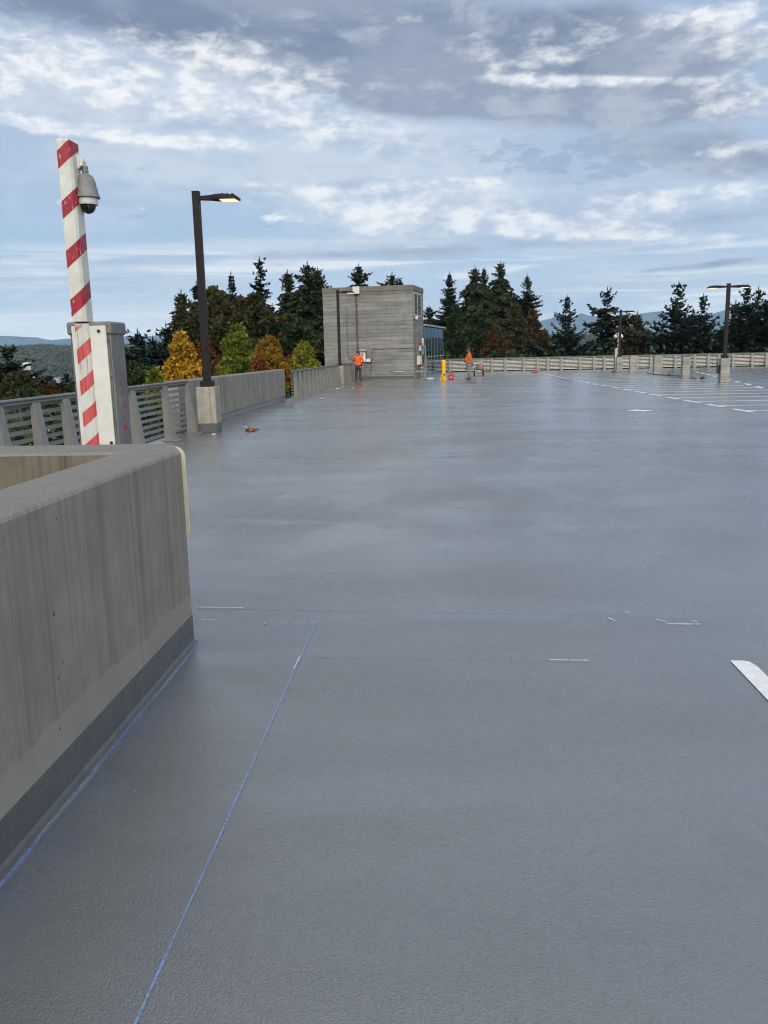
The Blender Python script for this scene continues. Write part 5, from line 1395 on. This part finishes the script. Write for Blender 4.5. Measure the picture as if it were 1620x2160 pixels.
# undergrowth: one mass of leaves along the feet of the trees
R = np.random.default_rng(5); cs = []
def under(x0, x1, y0, y1, n, ztop):
    c = np.stack([R.uniform(x0, x1, n), R.uniform(y0, y1, n), GZ + (ztop-GZ)*R.uniform(.0, 1, n)**.8*(0.75+.25*np.sin(R.uniform(x0, x1, n)*.9))], 1); cs.append(c)
under(-4, 46, 75, 90, 16000, 1.9); under(-24, -9, 40, 72, 14000, .0); under(-34, -18, 45, 75, 6000, -1.0)
P = np.concatenate(cs); ax = norm(R.normal(0, 1, P.shape)); sd = norm(np.cross(ax, R.normal(0, 1, P.shape)))
v, f = blades(P, ax, sd, R.uniform(.3, .7, len(P)), R.uniform(.25, .5, len(P)))
tag(mesh_np('undergrowth', v, f, L_dkgreen), kind='stuff')
# woods on the rise across the valley: a mass nobody could count
pts = []
def wood(a0, a1, r0, r1, n):
    a = np.radians(R.uniform(a0, a1, n)); r = np.sqrt(R.uniform(r0**2, r1**2, n)); pts.append(np.stack([a, r], 1))
wood(-33, -9, 1100, 2320, 26000); wood(4, 25, 1200, 2320, 9000); wood(-36, -8, 620, 1100, 9000)
pa = np.concatenate(pts); n = len(pa)
X = pa[:, 1]*np.sin(pa[:, 0]); Yy = pa[:, 1]*np.cos(pa[:, 0]); Z = np.array([terrain_z(a, r) for a, r in pa])
s = R.uniform(.7, 1.4, n); rb = 4.2*s; hh = R.uniform(6, 12, n)*s
V = []; K = 5
th = np.arange(K)*2*np.pi/K
for k in range(K):
    V.append(np.stack([X+rb*np.cos(th[k]+s*9), Yy+rb*np.sin(th[k]+s*9), Z+hh*.15], 1))
for k in range(K):
    V.append(np.stack([X+rb*.62*np.cos(th[k]+s*7), Yy+rb*.62*np.sin(th[k]+s*7), Z+hh*.72], 1))
V.append(np.stack([X, Yy, Z+hh], 1)); V.append(np.stack([X, Yy, Z+hh], 1))
V = np.stack(V, 1).reshape(-1, 3); W = 2*K+2
F = []
for k in range(K):
    q = (k+1) % K; F.append([k, q, K+q, K+k]); F.append([K+k, K+q, 2*K, 2*K+1])
F = (np.array(F)[None] + (np.arange(n)*W)[:, None, None]).reshape(-1, 4)
F3 = F
tri = (F % W == 2*K).any(1)
Lw = mat_leaf('valley_wood_leaves', [(.016, .026, .012), (.035, .046, .018), (.065, .070, .030), (.080, .060, .026)], .1, .01)
me = bpy.data.meshes.new('valley_woods')
me.from_pydata(V.tolist(), [], [tuple(q[:3]) if t else tuple(q) for q, t in zip(F.tolist(), tri)]); me.materials.append(Lw)
vw = bpy.data.objects.new('valley_woods', me); COL.objects.link(vw); tag(vw, kind='stuff')
# far houses in the valley
def house(label, px, py, Y, w, d, h, roof):
    p = at(px, py, Y); r = empty('house', (p.x, p.y, p.z), label, 'house', 'far houses in the valley', rz=R_(random.Random(px).uniform(-25, 25)))
    MB().box(-w/2, w/2, -d/2, d/2, -8, h).build('wall', m_galv, r)
    MB().prism([(-d/2-.6, h), (d/2+.6, h), (0, h+d*.28)], 'x', -w/2-.5, w/2+.5).build('roof', roof, r)
rw = plain('pale_roof', (.62, .62, .60), .6); rg = plain('grey_roof', (.25, .25, .26), .7)
for lab, px, py, Y, w, d, h, rf in (('pale far house highest on the wooded rise', 52, 771, 1500, 20, 10, 2.5, rw), ('white far house on the left of the valley floor', 58, 801, 900, 9, 6, 2, rg), ('pale far house beside the white one in the valley', 71, 801, 920, 8, 6, 2, rw),
                                    ('long white far building on the valley floor', 93, 805, 880, 17, 6, 1.8, rw), ('small white far house below the long building', 54, 819, 620, 4, 4, 1.2, rw), ('small far house low beside the emergency post', 118, 822, 600, 4, 4, 1.2, rw),
                                    ('far house with grey roof seen right of the cabinet', 120, 803, 900, 7, 5, 2, rg)):
    house(lab, px, py, Y, w, d, h, rf)
wh = empty('warehouse', (-34, 66, GZ), 'low building with a white ribbed roof glimpsed through the near fence', 'building')
MB().box(-9, 9, -6, 6, 0, 3.2).build('wall', m_galv, wh)
mb = MB(); mb.box(-9.4, 9.4, -6.4, 6.4, 3.2, 3.5)
for i in range(-9, 10): mb.box(i-.08, i+.08, -6.4, 6.4, 3.5, 3.62)
mb.build('roof', m_whitebox, wh)
# ------------------------------------------------------------------ sun, air, output
sun = bpy.data.lights.new('sun', 'SUN'); sun.energy = 1.1; sun.angle = R_(50); sun.color = (1, .95, .87)
so = bpy.data.objects.new('sun', sun); COL.objects.link(so)
so.rotation_euler = (-SUN_DIR).to_track_quat('-Z', 'Y').to_euler()
vs = scn.view_settings; vs.view_transform = 'Standard'; vs.look = 'None'; vs.gamma = 1; vs.exposure = 0.38; vs.use_curve_mapping = False
cy = scn.cycles
cy.use_denoising = True; cy.filter_width = 1.15; cy.denoiser = 'OPENIMAGEDENOISE'; cy.denoising_input_passes = 'RGB_ALBEDO_NORMAL'
cy.max_bounces = 6; cy.diffuse_bounces = 3; cy.glossy_bounces = 3; cy.transmission_bounces = 4; cy.volume_bounces = 1; cy.transparent_max_bounces = 8
cy.use_adaptive_sampling = False; cy.sample_clamp_indirect = 4.0; cy.caustics_reflective = False; cy.caustics_refractive = False
